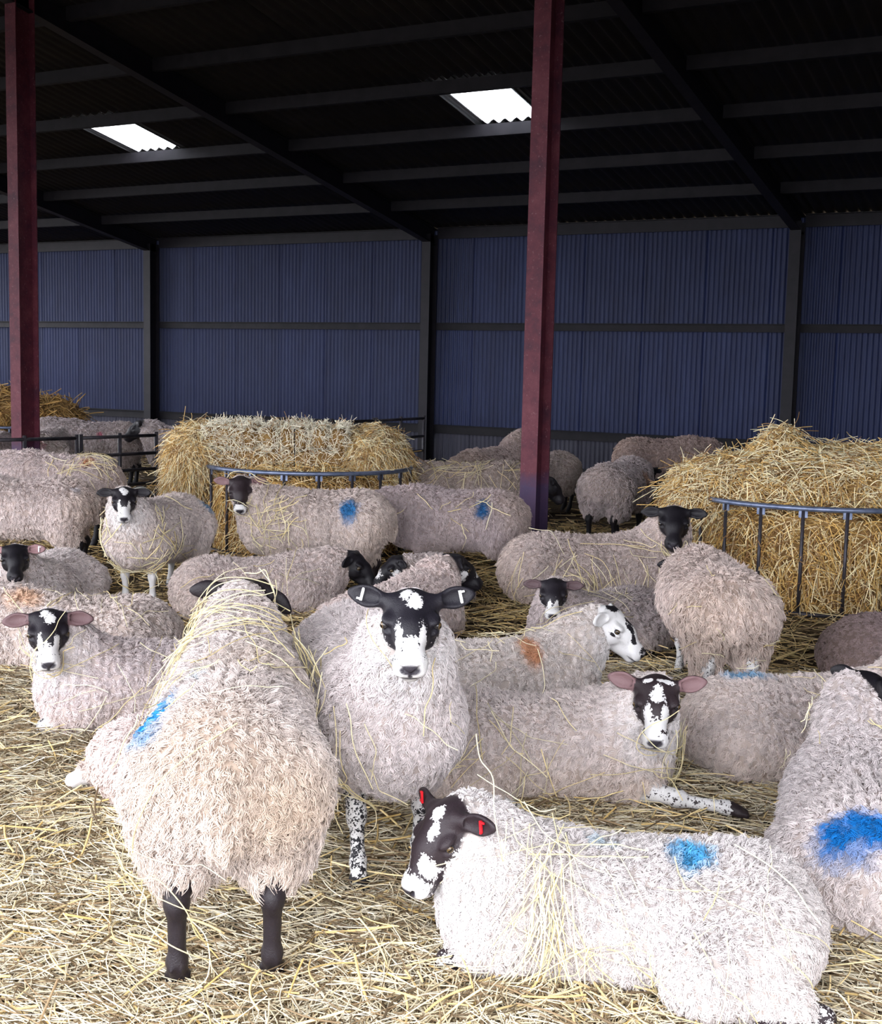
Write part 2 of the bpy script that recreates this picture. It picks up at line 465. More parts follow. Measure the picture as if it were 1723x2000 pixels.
def rot_frame(yaw, pitch, roll=0.):
    U = np.array([math.cos(pitch)*math.cos(yaw), math.cos(pitch)*math.sin(yaw), -math.sin(pitch)])
    V = np.array([-math.sin(yaw), math.cos(yaw), 0.]); W = np.cross(U, V)
    V, W = V*math.cos(roll)+W*math.sin(roll), W*math.cos(roll)-V*math.sin(roll)
    return np.stack([U, V, W], 1)

def head_prims(H, R, droop, back, asym=0.):
    hs = np.array((.93, 1.16, 1.05))
    def g(p): return H+R@(np.asarray(p, float)*hs)
    def E_(c, r, R, k): return ('E', np.asarray(c, float), np.asarray(r, float)*hs, np.asarray(R, float), k, 0)
    P = []
    P.append(E_(g((-.012, 0, .0)), (.088, .070, .068), R, .02))
    P.append(C_(g((.01, 0, .018)), g((.095, 0, .008)), .056, .049, .03))
    P.append(C_(g((.09, 0, .004)), g((.19, 0, -.024)), .046, .036, .03))
    P.append(E_(g((.192, 0, -.036)), (.046, .045, .037), R, .025))
    P.append(E_(g((.222, 0, -.024)), (.021, .029, .021), R, .015))
    for s in (-1, 1):
        P.append(E_(g((.213, s*.017, -.047)), (.024, .023, .020), R, .012))
        P.append(E_(g((.03, s*.040, -.034)), (.066, .033, .046), R, .03))
        P.append(E_(g((.058, s*.056, .026)), (.032, .019, .013), R, .016))
        P.append(E_(g((.066, s*.058, -.006)), (.028, .014, .011), R, .010))
    P.append(C_(g((.03, 0, -.058)), g((.188, 0, -.064)), .042, .026, .025))
    P.append(E_(g((.19, 0, -.078)), (.026, .024, .013), R, .012))
    ears = []
    for s in (-1, 1):
        dr = droop + s*asym
        uph, bkh = np.array((-.82, 0, .57)), np.array((-.57, 0, -.82))
        D = nrm(np.array((0, s, 0))-dr*uph+back*bkh); N = -bkh*.92-uph*.30+np.array((0, s*.18, 0)); N = nrm(N-(N@D)*D); T = np.cross(N, D)
        B = np.array((-.022, s*.064, .036))*hs
        Rl = np.stack([D, T, N], 1)
        def ge(p): return H+R@np.asarray(p, float)
        P.append(C_(ge(B-D*.02), ge(B+D*.026), .026, .020, .02))
        ee = lambda c, r, k: ('E', ge(c), np.asarray(r, float), R@Rl, k, 0)
        P.append(ee(B+D*.055, (.043, .034, .0125), .016)); P.append(ee(B+D*.086-N*.003, (.037, .021, .0095), .022))
        ears.append((ee(B+D*.062+N*.0110, (.048, .024, .0125), .008), ge(B+D*.070), R@N, ge(B+D*.074+N*.006), R@Rl))
    subs = []
    for s in (-1, 1):
        subs.append(C_(g((.241, s*.007, -.036)), g((.231, s*.022, -.022)), .0045, .0060, .006))
        subs.append(C_(g((.243, 0, -.059)), g((.222, s*.030, -.060)), .0030, .0030, .004))
        subs.append(C_(g((.222, s*.030, -.060)), g((.175, s*.047, -.052)), .0030, .0025, .004))
    subs.append(C_(g((.246, 0, -.036)), g((.242, 0, -.058)), .0025, .0025, .004))
    return P, subs, ears

def leg_front_st(s, dx=0., x0=.29):
    h = []; y = s*.115
    w_ = [C_((.30, y, .47), (.285, y, .36), .115, .07, .06)]
    k_ = [C_((.285, y, .37), (.295+dx*.5, y, .235), .046, .031, .02), E_((.302+dx*.5, y, .225), (.031, .033, .036), None, .02), C_((.297+dx*.5, y, .215), (.292+dx, y, .095), .025, .023, .02),
          E_((.292+dx, y, .088), (.028, .030, .027), None, .015), C_((.295+dx, y, .08), (.312+dx, y, .045), .024, .028, .015)]
    for q in (-1, 1): k_.append(C_((.312+dx, y+q*.015, .040), (.330+dx, y+q*.017, .016), .020, .016, .006))
    return w_, k_
def leg_hind_st(s, dx=0., skirt=0.):
    y = s*.125
    w_ = [C_((-.37, y, .52), (-.33, y*1.05, .36), .155, .105, .08), C_((-.36, y, .40), (-.40, y, .31-skirt), .10, .062, .05)]
    k_ = [C_((-.37, y, .36), (-.455+dx*.6, y, .265), .050, .034, .02), E_((-.465+dx*.6, y, .255), (.036, .029, .038), None, .02), C_((-.457+dx*.6, y, .245), (-.435+dx, y, .095), .027, .024, .02),
          E_((-.434+dx, y, .09), (.029, .031, .028), None, .015), C_((-.43+dx, y, .082), (-.412+dx, y, .045), .025, .029, .015)]
    for q in (-1, 1): k_.append(C_((-.412+dx, y+q*.016, .040), (-.392+dx, y+q*.018, .016), .021, .017, .006))
    for q in (-1, 1): k_.append(E_((-.455+dx, y+q*.014, .07), (.010, .009, .013), None, .008))
    return w_, k_

SHEEP = []
EYE_ME = None
def eye_mesh():
    global EYE_ME
    if EYE_ME is None:
        V = []; F = []; nu, nv = 14, 9; r = .0150
        for i in range(nv+1):
            th = math.pi*i/nv
            for j in range(nu):
                V.append((r*math.sin(th)*math.cos(2*math.pi*j/nu), r*math.cos(th), r*math.sin(th)*math.sin(2*math.pi*j/nu)))
        for i in range(nv):
            for j in range(nu): F.append((i*nu+j, i*nu+(j+1) % nu, (i+1)*nu+(j+1) % nu, (i+1)*nu+j))
        EYE_ME = mesh_np('eye', V, F); EYE_ME.materials.append(M_eye)
    return EYE_ME

def blob(q, c, r, absv=False):
    v = np.abs(q[:, 1]) if absv else q[:, 1]
    return 1-np.sqrt(((q[:, 0]-c[0])/r[0])**2+((v-c[1])/r[1])**2+((q[:, 2]-c[2])/r[2])**2)
def face_white(kind, q):
    W = np.full(len(q), -1.3)
    def add(c, r, a=False, g=1.3): W[:] = np.maximum(W, np.minimum(blob(q, c, r, a)*g, .9))
    muzz = ((.232, 0, -.035), (.062, .075, .062))
    if kind in ('mule', 'mule2', 'mule3'):
        add(*muzz)
        add((.04, .085, -.085), (.15, .045, .050), True, 1.5)
    if kind == 'mule':
        add((.155, .030, .01), (.070, .011, .05), True); add((.185, 0, .0), (.045, .035, .04))
        add((.030, .008, .075), (.034, .020, .03)); add((-.005, -.012, .07), (.030, .016, .03))
    if kind == 'mule2':
        add((.145, .027, .02), (.080, .013, .05), True); add((.075, .0, .065), (.030, .028, .03), False); add((.045, .004, .07), (.03, .016, .03)); add((.19, 0, .0), (.05, .034, .04))
        add((-.01, .03, .07), (.014, .03, .02)); add((-.01, -.03, .07), (.013, .02, .02))
    if kind == 'mule3':
        add((.15, .030, -.005), (.040, .016, .05), True); add((.0, .012, .07), (.030, .016, .03)); add((.055, .025, .055), (.03, .012, .03)); add((.07, .085, -.06), (.14, .05, .05), True, 1.6)
    if kind == 'muzzle':
        add((.225, 0, -.02), (.07, .06, .06)); add((.175, .02, .01), (.045, .012, .04), True); add((.10, .075, -.075), (.10, .035, .04), True)
    if kind == 'smallmuzzle': add((.232, 0, -.02), (.045, .055, .05))
    if kind == 'white':
        W[:] = 1.2
        for c, r in (((-.03, 0, .07), (.045, .06, .05)), ((.105, -.024, .045), (.045, .014, .03)), ((.15, -.026, .012), (.034, .012, .03)), ((.075, -.006, .06), (.04, .014, .03)), ((.055, -.062, -.012), (.025, .03, .010)), ((.10, .03, .04), (.04, .014, .03)), ((.22, 0, -.01), (.02, .04, .03))):
            W[:] = np.minimum(W, 1.0-2.2*np.maximum(blob(q, c, r)+.25, 0))
    if kind == 'patch':
        add((.15, .0, .01), (.05, .03, .04)); add((.05, .07, -.02), (.03, .04, .02), True); add((.06, .09, -.08), (.1, .05, .05), True)
    return W

def make_sheep(label, pos, a, pose='stand', scale=1.0, wide=1.0, nyaw=0., nelev=45., nlen=.30, hA=None, hp=55., roll=0., face='mule', tone=(.016, .014, .022),
               wool=(.60, .53, .47), legs=-1.3, marks=(), res='mid', anc=0., dz=0., droop=.12, back=.12, asym=0., pink=0., tags=(), skirt=0., front_out=None, hind_out=None,
               stain=.35, dx=(0, 0, 0, 0), fur=(1500, 8), llen=.036, seed=None, udder=False, eyes=True, wisps=0, group=None, squint=0., curl=1., tuft=.55):
    seed = len(SHEEP)+11 if seed is None else seed
    rs = np.random.RandomState(seed)
    a_w = math.radians(a)+YAW
    hy = 0. if hA is None else math.radians(hA-a)
    ny = math.radians(nyaw)
    Wp, Kp = [], []
    lie = pose == 'lie'
    wd = wide
    if not lie:
        Wp += [E_((-.03, 0, .535), (.46, .240*wd, .232), None, .1), E_((.27, 0, .545), (.24, .200*wd, .232), None, .12), E_((-.35, 0, .565), (.23, .225*wd, .212), None, .12),
               E_((.43, 0, .50), (.13, .15, .17), None, .1)]
        for i, s in enumerate((-1, 1)):
            wv, kv = leg_front_st(s, dx[i]); Wp += wv; Kp += kv
            wv, kv = leg_hind_st(s, dx[2+i], skirt); Wp += wv; Kp += kv
        Wp.append(C_((-.53, 0, .60), (-.57, 0, .46), .055, .035, .05))
        if udder: Kp.append(E_((-.28, 0, .35), (.11, .095, .085), None, .05))
        nb = np.array((.40, 0, .62)); z0 = 0
    else:
        Wp += [E_((-.03, 0, .165), (.46, .275*wd, .205), None, .1), E_((.27, 0, .18), (.23, .225*wd, .205), None, .12), E_((-.34, 0, .165), (.22, .255*wd, .20), None, .12),
               E_((.42, 0, .17), (.14, .17, .17), None, .1)]
        for s in (-1, 1):
            if hind_out == s:
                Wp += [C_((-.36, s*.18, .16), (-.18, s*.33, .13), .15, .10, .08), C_((-.18, s*.33, .12), (-.42, s*.36, .075), .085, .05, .05)]
                Kp += [C_((-.40, s*.355, .07), (-.50, s*.365, .055), .036, .034, .02), C_((-.50, s*.365, .05), (-.33, s*.43, .035), .027, .025, .02), C_((-.33, s*.43, .035), (-.27, s*.45, .03), .027, .027, .015),
                       C_((-.26, s*.445, .028), (-.225, s*.455, .018), .022, .015, .008), C_((-.265, s*.475, .028), (-.23, s*.49, .018), .020, .015, .008)]
            else:
                Wp += [C_((-.34, s*.2, .14), (-.14, s*.27, .10), .14, .09, .08)]
                Kp += [C_((-.20, s*.31, .05), (-.04, s*.34, .03), .028, .024, .02), C_((-.04, s*.34, .03), (.0, s*.345, .022), .026, .018, .015)]
            Wp.append(C_((.32, s*.16, .16), (.44, s*.15, .09), .10, .065, .06))
            if front_out == s:
                Kp += [C_((.42, s*.17, .08), (.58, s*.19, .06), .045, .032, .02), E_((.585, s*.19, .058), (.036, .032, .032), None, .02), C_((.58, s*.19, .05), (.76, s*.20, .035), .025, .023, .02), E_((.765, s*.2, .036), (.03, .03, .027), None, .015),
                       C_((.77, s*.2, .034), (.81, s*.205, .026), .026, .026, .015), C_((.81, s*.195, .025), (.845, s*.197, .016), .018, .014, .006), C_((.81, s*.225, .025), (.845, s*.23, .016), .018, .014, .006)]
            else:
                Kp += [C_((.43, s*.15, .07), (.54, s*.145, .05), .042, .034, .02), C_((.54, s*.145, .045), (.37, s*.16, .03), .027, .022, .02), C_((.37, s*.16, .03), (.33, s*.165, .025), .024, .02, .01)]
        nb = np.array((.38, 0, .24))
    el = math.radians(nelev)
    nd = np.array((math.cos(el)*math.cos(ny), math.cos(el)*math.sin(ny), math.sin(el)))
    R = rot_frame(hy, math.radians(hp), math.radians(roll))
    nt = nb+nd*nlen
    H = nt + R[:, 0]*.065 + np.array((0, 0, .02))
    occ = H-R[:, 0]*.050-R[:, 2]*.040
    Wp.append(C_(nb-nd*.05, nb+nd*nlen*.55, .185, .135, .10)); Wp.append(C_(nb+nd*nlen*.5, occ, .135, .082, .05))
    hp_, subs, ears = head_prims(H, R, droop, back, asym)
    allp = Wp+Kp+hp_
    lo = np.min([prim_bb(p, .03)[0] for p in allp], 0); hi = np.max([prim_bb(p, .03)[1] for p in allp], 0)
    fine, coarse = {'near': (.0048, .0145), 'mid': (.0075, .019), 'far': (.0115, .026)}[res]
    hlo = np.min([prim_bb(p, .012)[0] for p in hp_], 0); hhi = np.max([prim_bb(p, .012)[1] for p in hp_], 0)
    if lie: lo[2] = -.02
    else: lo[2] = -.015
    ax, ay, az = (axis_pts(lo[i], hi[i], hlo[i], hhi[i], fine, coarse) for i in range(3))
    def field(pr):
        F = np.full((len(ax), len(ay), len(az)), .6, np.float32)
        for p in pr:
            b0, b1 = prim_bb(p, .07)
            sl = tuple(slice(max(0, np.searchsorted(g, b0[i])-1), np.searchsorted(g, b1[i])+1) for i, g in enumerate((ax, ay, az)))
            X, Y, Z = ax[sl[0]][:, None, None], ay[sl[1]][None, :, None], az[sl[2]][None, None, :]
            F[sl] = smin(F[sl], prim_d(p, X, Y, Z).astype(np.float32), p[-2])
        return F
    FW = field(Wp); FH = field(hp_)
    for sbt in subs+[e[0] for e in ears]:
        b0, b1 = prim_bb(sbt, .03)
        sl = tuple(slice(max(0, np.searchsorted(g, b0[i])-1), np.searchsorted(g, b1[i])+1) for i, g in enumerate((ax, ay, az)))
        X, Y, Z = ax[sl[0]][:, None, None], ay[sl[1]][None, :, None], az[sl[2]][None, None, :]
        F_ = FH[sl]; d = -prim_d(sbt, X, Y, Z).astype(np.float32); k = sbt[-2]
        FH[sl] = -smin(-F_, -d, k)
    FK = field(Kp)
    FF = smin(smin(FW, FH, .02), FK, .03)
    if lie: FF = np.maximum(FF, (.004-az)[None, None, :])
    V, Q = surface_nets(FF, ax, ay, az)
    # which kind of surface each vertex is
    def near(pr):
        d = np.full(len(V), 1.0)
        for p in pr:
            b0, b1 = prim_bb(p, .09)
            m = np.all((V > b0) & (V < b1), 1)
            if m.any(): d[m] = smin(d[m], prim_d(p, V[m, 0], V[m, 1], V[m, 2]), p[-2])
        return d
    dw, dh, dk = near(Wp), near(hp_), near(Kp)
    ds = np.minimum(dh, dk)
    wl = np.clip((ds-dw+.006)/.012, 0, 1)
    q = (V-H)@R/np.array((.93, 1.16, 1.05))
    headm = dh < np.minimum(dw, dk)
    # wool fattens into soft lumps
    N = np.zeros_like(V)
    fn = np.cross(V[Q[:, 2]]-V[Q[:, 0]], V[Q[:, 3]]-V[Q[:, 1]])
    for i in range(4): np.add.at(N, Q[:, i], fn)
    N /= np.linalg.norm(N, axis=1)[:, None]+1e-12
    V = V+N*(wl*(.012*vnoise(V, 17, seed)+.006*vnoise(V, 45, seed+1)))[:, None]
    # colours
    white = np.where(headm, face_white(face, q), legs)
    hoofm = (V[:, 2] < .05) & (~headm) & (wl < .5) & (not lie)
    if lie:
        for sd_, hp0 in ((hind_out, (-.245, .465)), (front_out, (.83, .21))):
            if sd_: hoofm = hoofm | ((np.hypot(V[:, 0]-hp0[0], V[:, 1]-sd_*hp0[1]) < .042) & ~headm)
    white = np.where(hoofm, -1.6, white)
    nose = np.where(headm, np.clip(blob(q, (.243, 0, -.027), (.026, .034, .021))*4, 0, 1), 0)
    nose = np.maximum(nose, np.where(headm, np.clip(blob(q, (.248, 0, -.048), (.024, .007, .016))*4, 0, 1), 0))
    nose = np.maximum(nose, np.where(headm, np.clip(blob(q, (.21, .0, -.0595), (.050, .060, .0065))*4, 0, 1)*.9, 0))
    pk = np.zeros(len(V))
    for e in ears:
        m = np.linalg.norm(V-e[1], axis=1) < .066
        pk[m] = np.maximum(pk[m], np.clip((N[m]@e[2])*1.5-.2, 0, 1)*pink)
    if udder: pk = np.where((dk < dw) & (V[:, 2] > .25) & (V[:, 0] > -.42) & (V[:, 0] < -.1) & (np.abs(V[:, 1]) < .11), .75, pk)
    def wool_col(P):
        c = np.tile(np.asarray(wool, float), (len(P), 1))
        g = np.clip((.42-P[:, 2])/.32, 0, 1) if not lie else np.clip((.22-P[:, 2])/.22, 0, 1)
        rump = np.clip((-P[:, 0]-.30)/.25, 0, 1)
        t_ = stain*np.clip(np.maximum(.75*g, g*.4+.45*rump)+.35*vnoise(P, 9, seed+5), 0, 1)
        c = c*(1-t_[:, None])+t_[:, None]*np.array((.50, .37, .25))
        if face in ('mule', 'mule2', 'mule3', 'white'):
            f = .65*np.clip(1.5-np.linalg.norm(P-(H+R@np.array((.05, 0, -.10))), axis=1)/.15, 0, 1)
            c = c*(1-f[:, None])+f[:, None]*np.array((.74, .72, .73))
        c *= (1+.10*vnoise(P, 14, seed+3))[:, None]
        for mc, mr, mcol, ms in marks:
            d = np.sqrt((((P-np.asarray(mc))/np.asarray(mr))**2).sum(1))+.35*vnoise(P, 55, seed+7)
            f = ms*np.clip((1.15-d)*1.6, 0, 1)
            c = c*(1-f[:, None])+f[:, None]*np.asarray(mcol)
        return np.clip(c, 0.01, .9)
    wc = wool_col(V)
    me = mesh_np('sheep', V, Q)
    for nm, typ, arr, key in (('wool', 'FLOAT', wl, 'value'), ('white', 'FLOAT', white, 'value'), ('nose', 'FLOAT', nose, 'value'), ('pink', 'FLOAT', pk, 'value')):
        me.attributes.new(nm, typ, 'POINT').data.foreach_set(key, arr.astype(np.float32))
    me.attributes.new('hco', 'FLOAT_VECTOR', 'POINT').data.foreach_set('vector', (q+seed*.37).astype(np.float32).ravel())
    c4 = np.ones((len(V), 4), np.float32); c4[:, :3] = wc*np.array((.74, .70, .66))  # base darkened under the locks, shade of the crevices put into its colour
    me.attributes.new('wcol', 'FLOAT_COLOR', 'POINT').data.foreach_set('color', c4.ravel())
    me.materials.append(M_skin)
    ob = link('sheep', me)
    ob.color = (tone[0]*.6, tone[1]*.6, tone[2]*.6, 1)
    ob.scale = (scale,)*3
    ob.rotation_euler = (0, 0, a_w)
    d2 = np.array((math.cos(a_w), math.sin(a_w)))
    px, py = pos[0]-d2[0]*anc*scale, pos[1]-d2[1]*anc*scale
    ob.location = (px, py, dz+float(hgt(px, py)))
    setp(ob, label, 'sheep', group)
    # fleece: locks of crimped fibres
    nl, nf = fur
    cen = V[Q].mean(1); ar = np.linalg.norm(fn, axis=1)*.5; fw_ = wl[Q].mean(1)
    pr = ar*np.clip(fw_*1.3-.3, 0, 1)
    if lie: pr = pr*np.where(cen[:, 2] < .015, .05, 1)
    nc = nl*5
    pick = rs.choice(len(Q), nc, p=pr/pr.sum())
    u1, u2 = rs.uniform(0, 1, (nc, 1)), rs.uniform(0, 1, (nc, 1))
    A, B, C, D = (V[Q[pick, i]] for i in range(4))
    P0 = (A*(1-u1)+B*u1)*(1-u2)+(D*(1-u1)+C*u1)*u2
    vs = math.sqrt(pr.sum()/nl)*1.0
    key = np.floor(P0/vs).astype(np.int64); key = key[:, 0]*4000003+key[:, 1]*2003+key[:, 2]
    _, fi = np.unique(key, return_index=True); fi = rs.permutation(fi)[:nl]
    pick, P0 = pick[fi], P0[fi]; nl = len(fi)
    Nn = N[Q[pick]].mean(1); Nn /= np.linalg.norm(Nn, axis=1)[:, None]+1e-9
    G = np.array((-.40, 0, -1.))+rs.normal(0, .24, (nl, 3))+.3*np.stack([vnoise(P0, 7, seed+21), vnoise(P0, 7, seed+22), 0*P0[:, 0]], 1)
    T = G-(G*Nn).sum(1)[:, None]*Nn; Tm = np.linalg.norm(T, axis=1)[:, None]; T = T/(Tm+.25)
    # shorter near face and feet, longer on skirts
    hd = np.linalg.norm(P0-H, axis=1)
    low = np.clip((.5-P0[:, 2])/.25, 0, 1)*(0 if lie else 1)*np.clip((-P0[:, 0]+.1)/.3, 0, 1)
    L = llen*rs.uniform(.75, 1.3, nl)*(1+.55*low)*np.clip((hd-.03)/.16, .35, 1)*(1+.25*vnoise(P0, 12, seed+9))
    K = 5 if res == 'near' else 4
    s = np.linspace(0, 1, K)[None, None, :, None]
    Bn = np.cross(Nn, T); Bn /= np.linalg.norm(Bn, axis=1)[:, None]+1e-9
    tw = rs.uniform(0, 2*math.pi, (nl, nf)); rr = np.sqrt(rs.uniform(0, 1, (nl, nf)))*vs*1.05
    off = (Bn[:, None]*np.cos(tw)[..., None]+np.cross(Bn, Nn)[:, None]*np.sin(tw)[..., None])*rr[..., None]
    Lk = L[:, None, None, None]*rs.uniform(.8, 1.1, (nl, nf))[..., None, None]
    droopf = np.clip(Tm, 0, 1)[:, None, None]
    out = .80*s-.48*s*s*droopf
    dn = (.35*s+.65*s*s)*droopf*.95
    ph = rs.uniform(0, 6.3, nl)[:, None, None, None]
    cr = np.sin(s*7.5+ph)*(.15+s)*.0062*curl+rs.normal(0, .0007, (nl, nf, K, 1))*s
    cr2 = np.cos(s*7.5+ph*1.7)*s*.0045*curl
    fz = rs.normal(0, .09, (nl, nf, 3))[:, :, None, :]*s*s*Lk
    PP = P0[:, None, None]+off[:, :, None]*(1-.80*s**1.2)+Nn[:, None, None]*Lk*out+T[:, None, None]*Lk*dn+Bn[:, None, None]*cr+Nn[:, None, None]*cr2+fz
    PP -= Nn[:, None, None]*.004
    # neighbouring locks gather into tufts, with partings between
    ck = np.floor(P0/(vs*2.7)+rs.uniform(0, 1, 3)).astype(np.int64); ck = ck[:, 0]*4000003+ck[:, 1]*2003+ck[:, 2]
    _, inv = np.unique(ck, return_inverse=True); inv = inv.ravel()
    cc_ = np.zeros((inv.max()+1, 3)); np.add.at(cc_, inv, P0); cc_ /= np.bincount(inv)[:, None]
    pull = cc_[inv]-P0; pull -= (pull*Nn).sum(1)[:, None]*Nn
    PP += pull[:, None, None]*(s**1.4)*(tuft if res == 'near' else tuft*.5)
    if lie: PP[..., 2] = np.maximum(PP[..., 2], .004)
    base_r = {'near': .00105, 'mid': .0018, 'far': .0032}[res]/scale
    Rr = (base_r*np.array((1.1, 1.1, 1.05, .9, .35) if K == 5 else (1.1, 1.1, 1.0, .35)))[None]
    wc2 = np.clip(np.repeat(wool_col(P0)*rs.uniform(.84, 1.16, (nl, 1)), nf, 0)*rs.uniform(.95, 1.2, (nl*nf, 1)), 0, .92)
    Pf = PP.reshape(-1, K, 3)
    fl = strands('fleece', Pf, Rr, wc2, M_wool, ob)
    # eyes and tags
    if eyes:
        for s_ in (-1, 1):
            e = link('eye', eye_mesh(), ob)
            M4 = Matrix.Identity(4)
            tilt = R@np.array((.42, s_*1.0, .12)); tilt /= np.linalg.norm(tilt)
            xx = R[:, 0]-(R[:, 0]@tilt)*tilt; xx /= np.linalg.norm(xx); zz = np.cross(xx, tilt)
            mm = headm & (np.hypot(q[:, 0]-.066, q[:, 2]-.010) < .013) & (q[:, 1]*s_ > .02)
            vv = np.max(np.abs(q[mm, 1]))*1.16 if mm.any() else .070
            p = H+R@np.array((.061, s_*(vv-.0085-squint), .0105))
            for r_ in range(3):
                M4[r_][0], M4[r_][1], M4[r_][2], M4[r_][3] = xx[r_], tilt[r_], zz[r_], p[r_]
            e.matrix_local = M4
    for side, colr in tags:
        ea = ears[0 if side < 0 else 1]; Rl = ea[4]
        M4 = Matrix.Identity(4)
        for r_ in range(3):
            for c_ in range(3): M4[r_][c_] = Rl[r_, c_]
            M4[r_][3] = ea[3][r_]
        m = Mesh().box((-.004, -.018, -.002), (.004, .018, .004)).box((-.003, -.021, -.010), (.003, -.016, .006)).box((.003, .010, .0), (.014, .016, .004))
        tg = m.obj('ear_tag', M_tag_red if colr == 'red' else M_tag_white, ob); tg.matrix_local = M4
        tg['label'] = colr + ' ear tag'
    SHEEP.append((ob, V, Q, H, R, lie))
    return SHEEP[-1]

def drape(ob_rec, label, n, centre, spread, length=(.15, .4), seed=0, rad=.0016, lift=.030, flow=None, gold=.5):
    "straw wisps lying over the fleece round a spot given in the sheep's own metres"
    ob, V, Q, H, R, lie = ob_rec
    rs = np.random.RandomState(seed+500)
    from mathutils.kdtree import KDTree
    bv = BVHTree.FromPolygons([tuple(v) for v in V], [tuple(f) for f in Q])
    K = 7; out = []
    for i in range(n):
        p = np.asarray(centre)+rs.normal(0, 1, 3)*np.asarray(spread)
        loc, no, ix, ds = bv.find_nearest(Vector(p))
        d = rs.normal(0, 1, 3) if flow is None else np.asarray(flow)+rs.normal(0, .55, 3)
        L = rs.uniform(*length)/(K-1); pts = []
        cur = loc; h = lift*rs.uniform(.8, 1.5); kink = rs.randint(1, K-1) if rs.rand() < .45 else -1
        for k in range(K):
            n_ = np.array(no); pts.append(np.array(cur)+n_*(h+(.02*rs.rand() if k in (0, K-1) else 0)))
            d = d-(d@n_)*n_
            if k == kink: d = d+np.cross(n_, d)*rs.uniform(-1, 1)
            d = d+rs.normal(0, .05, 3)*np.linalg.norm(d)
            d = d/(np.linalg.norm(d)+1e-9)
            nxt = Vector(np.array(cur)+d*L)
            loc2, no2, ix, ds = bv.find_nearest(nxt)
            cur = Vector(np.array(loc2)) if ds < .05 else nxt
            no = no2
        out.append(pts)
    P = np.array(out); M = np.array(ob.matrix_world) if False else None
    a = ob.rotation_euler.z; s = ob.scale[0]
    Rz = np.array(((math.cos(a), -math.sin(a), 0), (math.sin(a), math.cos(a), 0), (0, 0, 1)))
    Pw = (P*s)@Rz.T+np.array(ob.location)
    Pw[..., 2] = np.maximum(Pw[..., 2], .01)
    t = rs.uniform(0, 1, (n, 1))
    C = np.array((.82, .75, .54))*(1-t)+np.array((.74, .60, .30))*t
    C = C*rs.uniform(.75, 1.2, (n, 1))
    o = strands('straw_wisps', Pw, rad*rs.uniform(.7, 1.2, (n, 1)), C, M_straw)
    setp(o, label, 'straw', None, 'stuff')
    return o

# ------------------------------------------------------------------ the flock (positions on the barn floor)
BLUE, BLUEP, ORANGE, PINK = (.008, .23, .50), (.20, .46, .62), (.50, .20, .07), (.48, .06, .14)
BLACK, BROWN = (.010, .009, .014), (.042, .024, .030)
def faces(px): return 270-math.degrees(math.atan((px-861.5)/FPX))
def g(px, py): return at(px, py)[:2]
F = {}
F['rear'] = make_sheep('ewe standing in front with rump to us, dark brown legs and blue streak', g(440, 1915), 97, scale=1.0, wide=1.03, nelev=40, nlen=.37, hA=88, hp=40, face='black', tone=(.022, .014, .018), anc=-.43,
    legs=-1.4, res='near', fur=(9500, 9), llen=.036, stain=1.0, wool=(0.614, 0.550, 0.538), skirt=-.02, udder=True, dx=(0, 0, .0, -.03), marks=[((-.22, .20, .70), (.20, .07, .09), BLUE, .95), ((.02, .12, .78), (.10, .05, .05), BLUEP, .6)], droop=.45, back=.2, asym=-.45)
F['front'] = make_sheep('ewe standing and staring at us, black face with white muzzle, stripes and forehead blotch', g(755, 1700), 284, scale=1.0, wide=1.0, nelev=61, nlen=.37, hA=faces(800), hp=25, face='mule', anc=.29, tone=(.014, .013, .022),
    legs=.12, res='near', fur=(9000, 9), llen=.036, stain=.3, wool=(0.605, 0.540, 0.538), dx=(.10, -.03, 0, 0), droop=-.28, back=.08, tags=((-1, 'white'), (1, 'white')))
F['lying'] = make_sheep('ewe lying in front with brown and white face, red ear tags, blue rump spot', g(1225, 1885), 176, 'lie', scale=.93, wide=1.0, nyaw=14, nelev=58, nlen=.25, hA=216, hp=42, roll=0, face='mule3', tone=BROWN,
    res='near', fur=(10500, 9), llen=.032, stain=.12, wool=(0.614, 0.568, 0.566), marks=[((-.17, .05, .40), (.085, .10, .10), (.03, .32, .60), .9), ((.09, .0, .41), (.06, .06, .05), BLUEP, .5)], droop=-.1, back=.25, tags=((1, 'red'), (-1, 'red')), hind_out=1, legs=-.1, squint=.003)
F['blaze'] = make_sheep('ewe lying behind the front row, brown face with broad broken white blaze and pink ears', g(1030, 1542), 354, 'lie', scale=.98, nyaw=-38, nelev=56, nlen=.26, hA=faces(1265), hp=30, face='mule2', tone=(.05, .03, .033),
    res='near', fur=(6500, 9), llen=.034, stain=.45, wool=(0.620, 0.542, 0.525), droop=-.25, back=.10, pink=.45, front_out=-1, legs=.3)
F['white'] = make_sheep('ewe lying with white face turned away, black patches on its nose bridge, orange shoulder mark', g(932, 1412), 12, 'lie', scale=1.0, nyaw=0, nelev=52, nlen=.32, hA=342, hp=34, face='white', tone=BLACK,
    res='near', fur=(5200, 9), llen=.036, stain=.2, wool=(0.614, 0.550, 0.527), marks=[((-.30, 0, .40), (.12, .16, .06), BLUEP, .8), ((.22, -.12, .38), (.05, .14, .10), ORANGE, .8)], droop=.0, back=.35)
F['rightlie'] = make_sheep('ewe lying at the right with faint blue streak across its back', g(1575, 1490), 8, 'lie', scale=1.0, wide=1.06, nelev=60, nlen=.27, hA=40, hp=30, face='black', tone=(.04, .03, .03),
    res='near', fur=(6000, 9), llen=.030, stain=.35, wool=(0.600, 0.522, 0.504), marks=[((-.28, .02, .40), (.14, .07, .05), (.10, .30, .50), .8)])
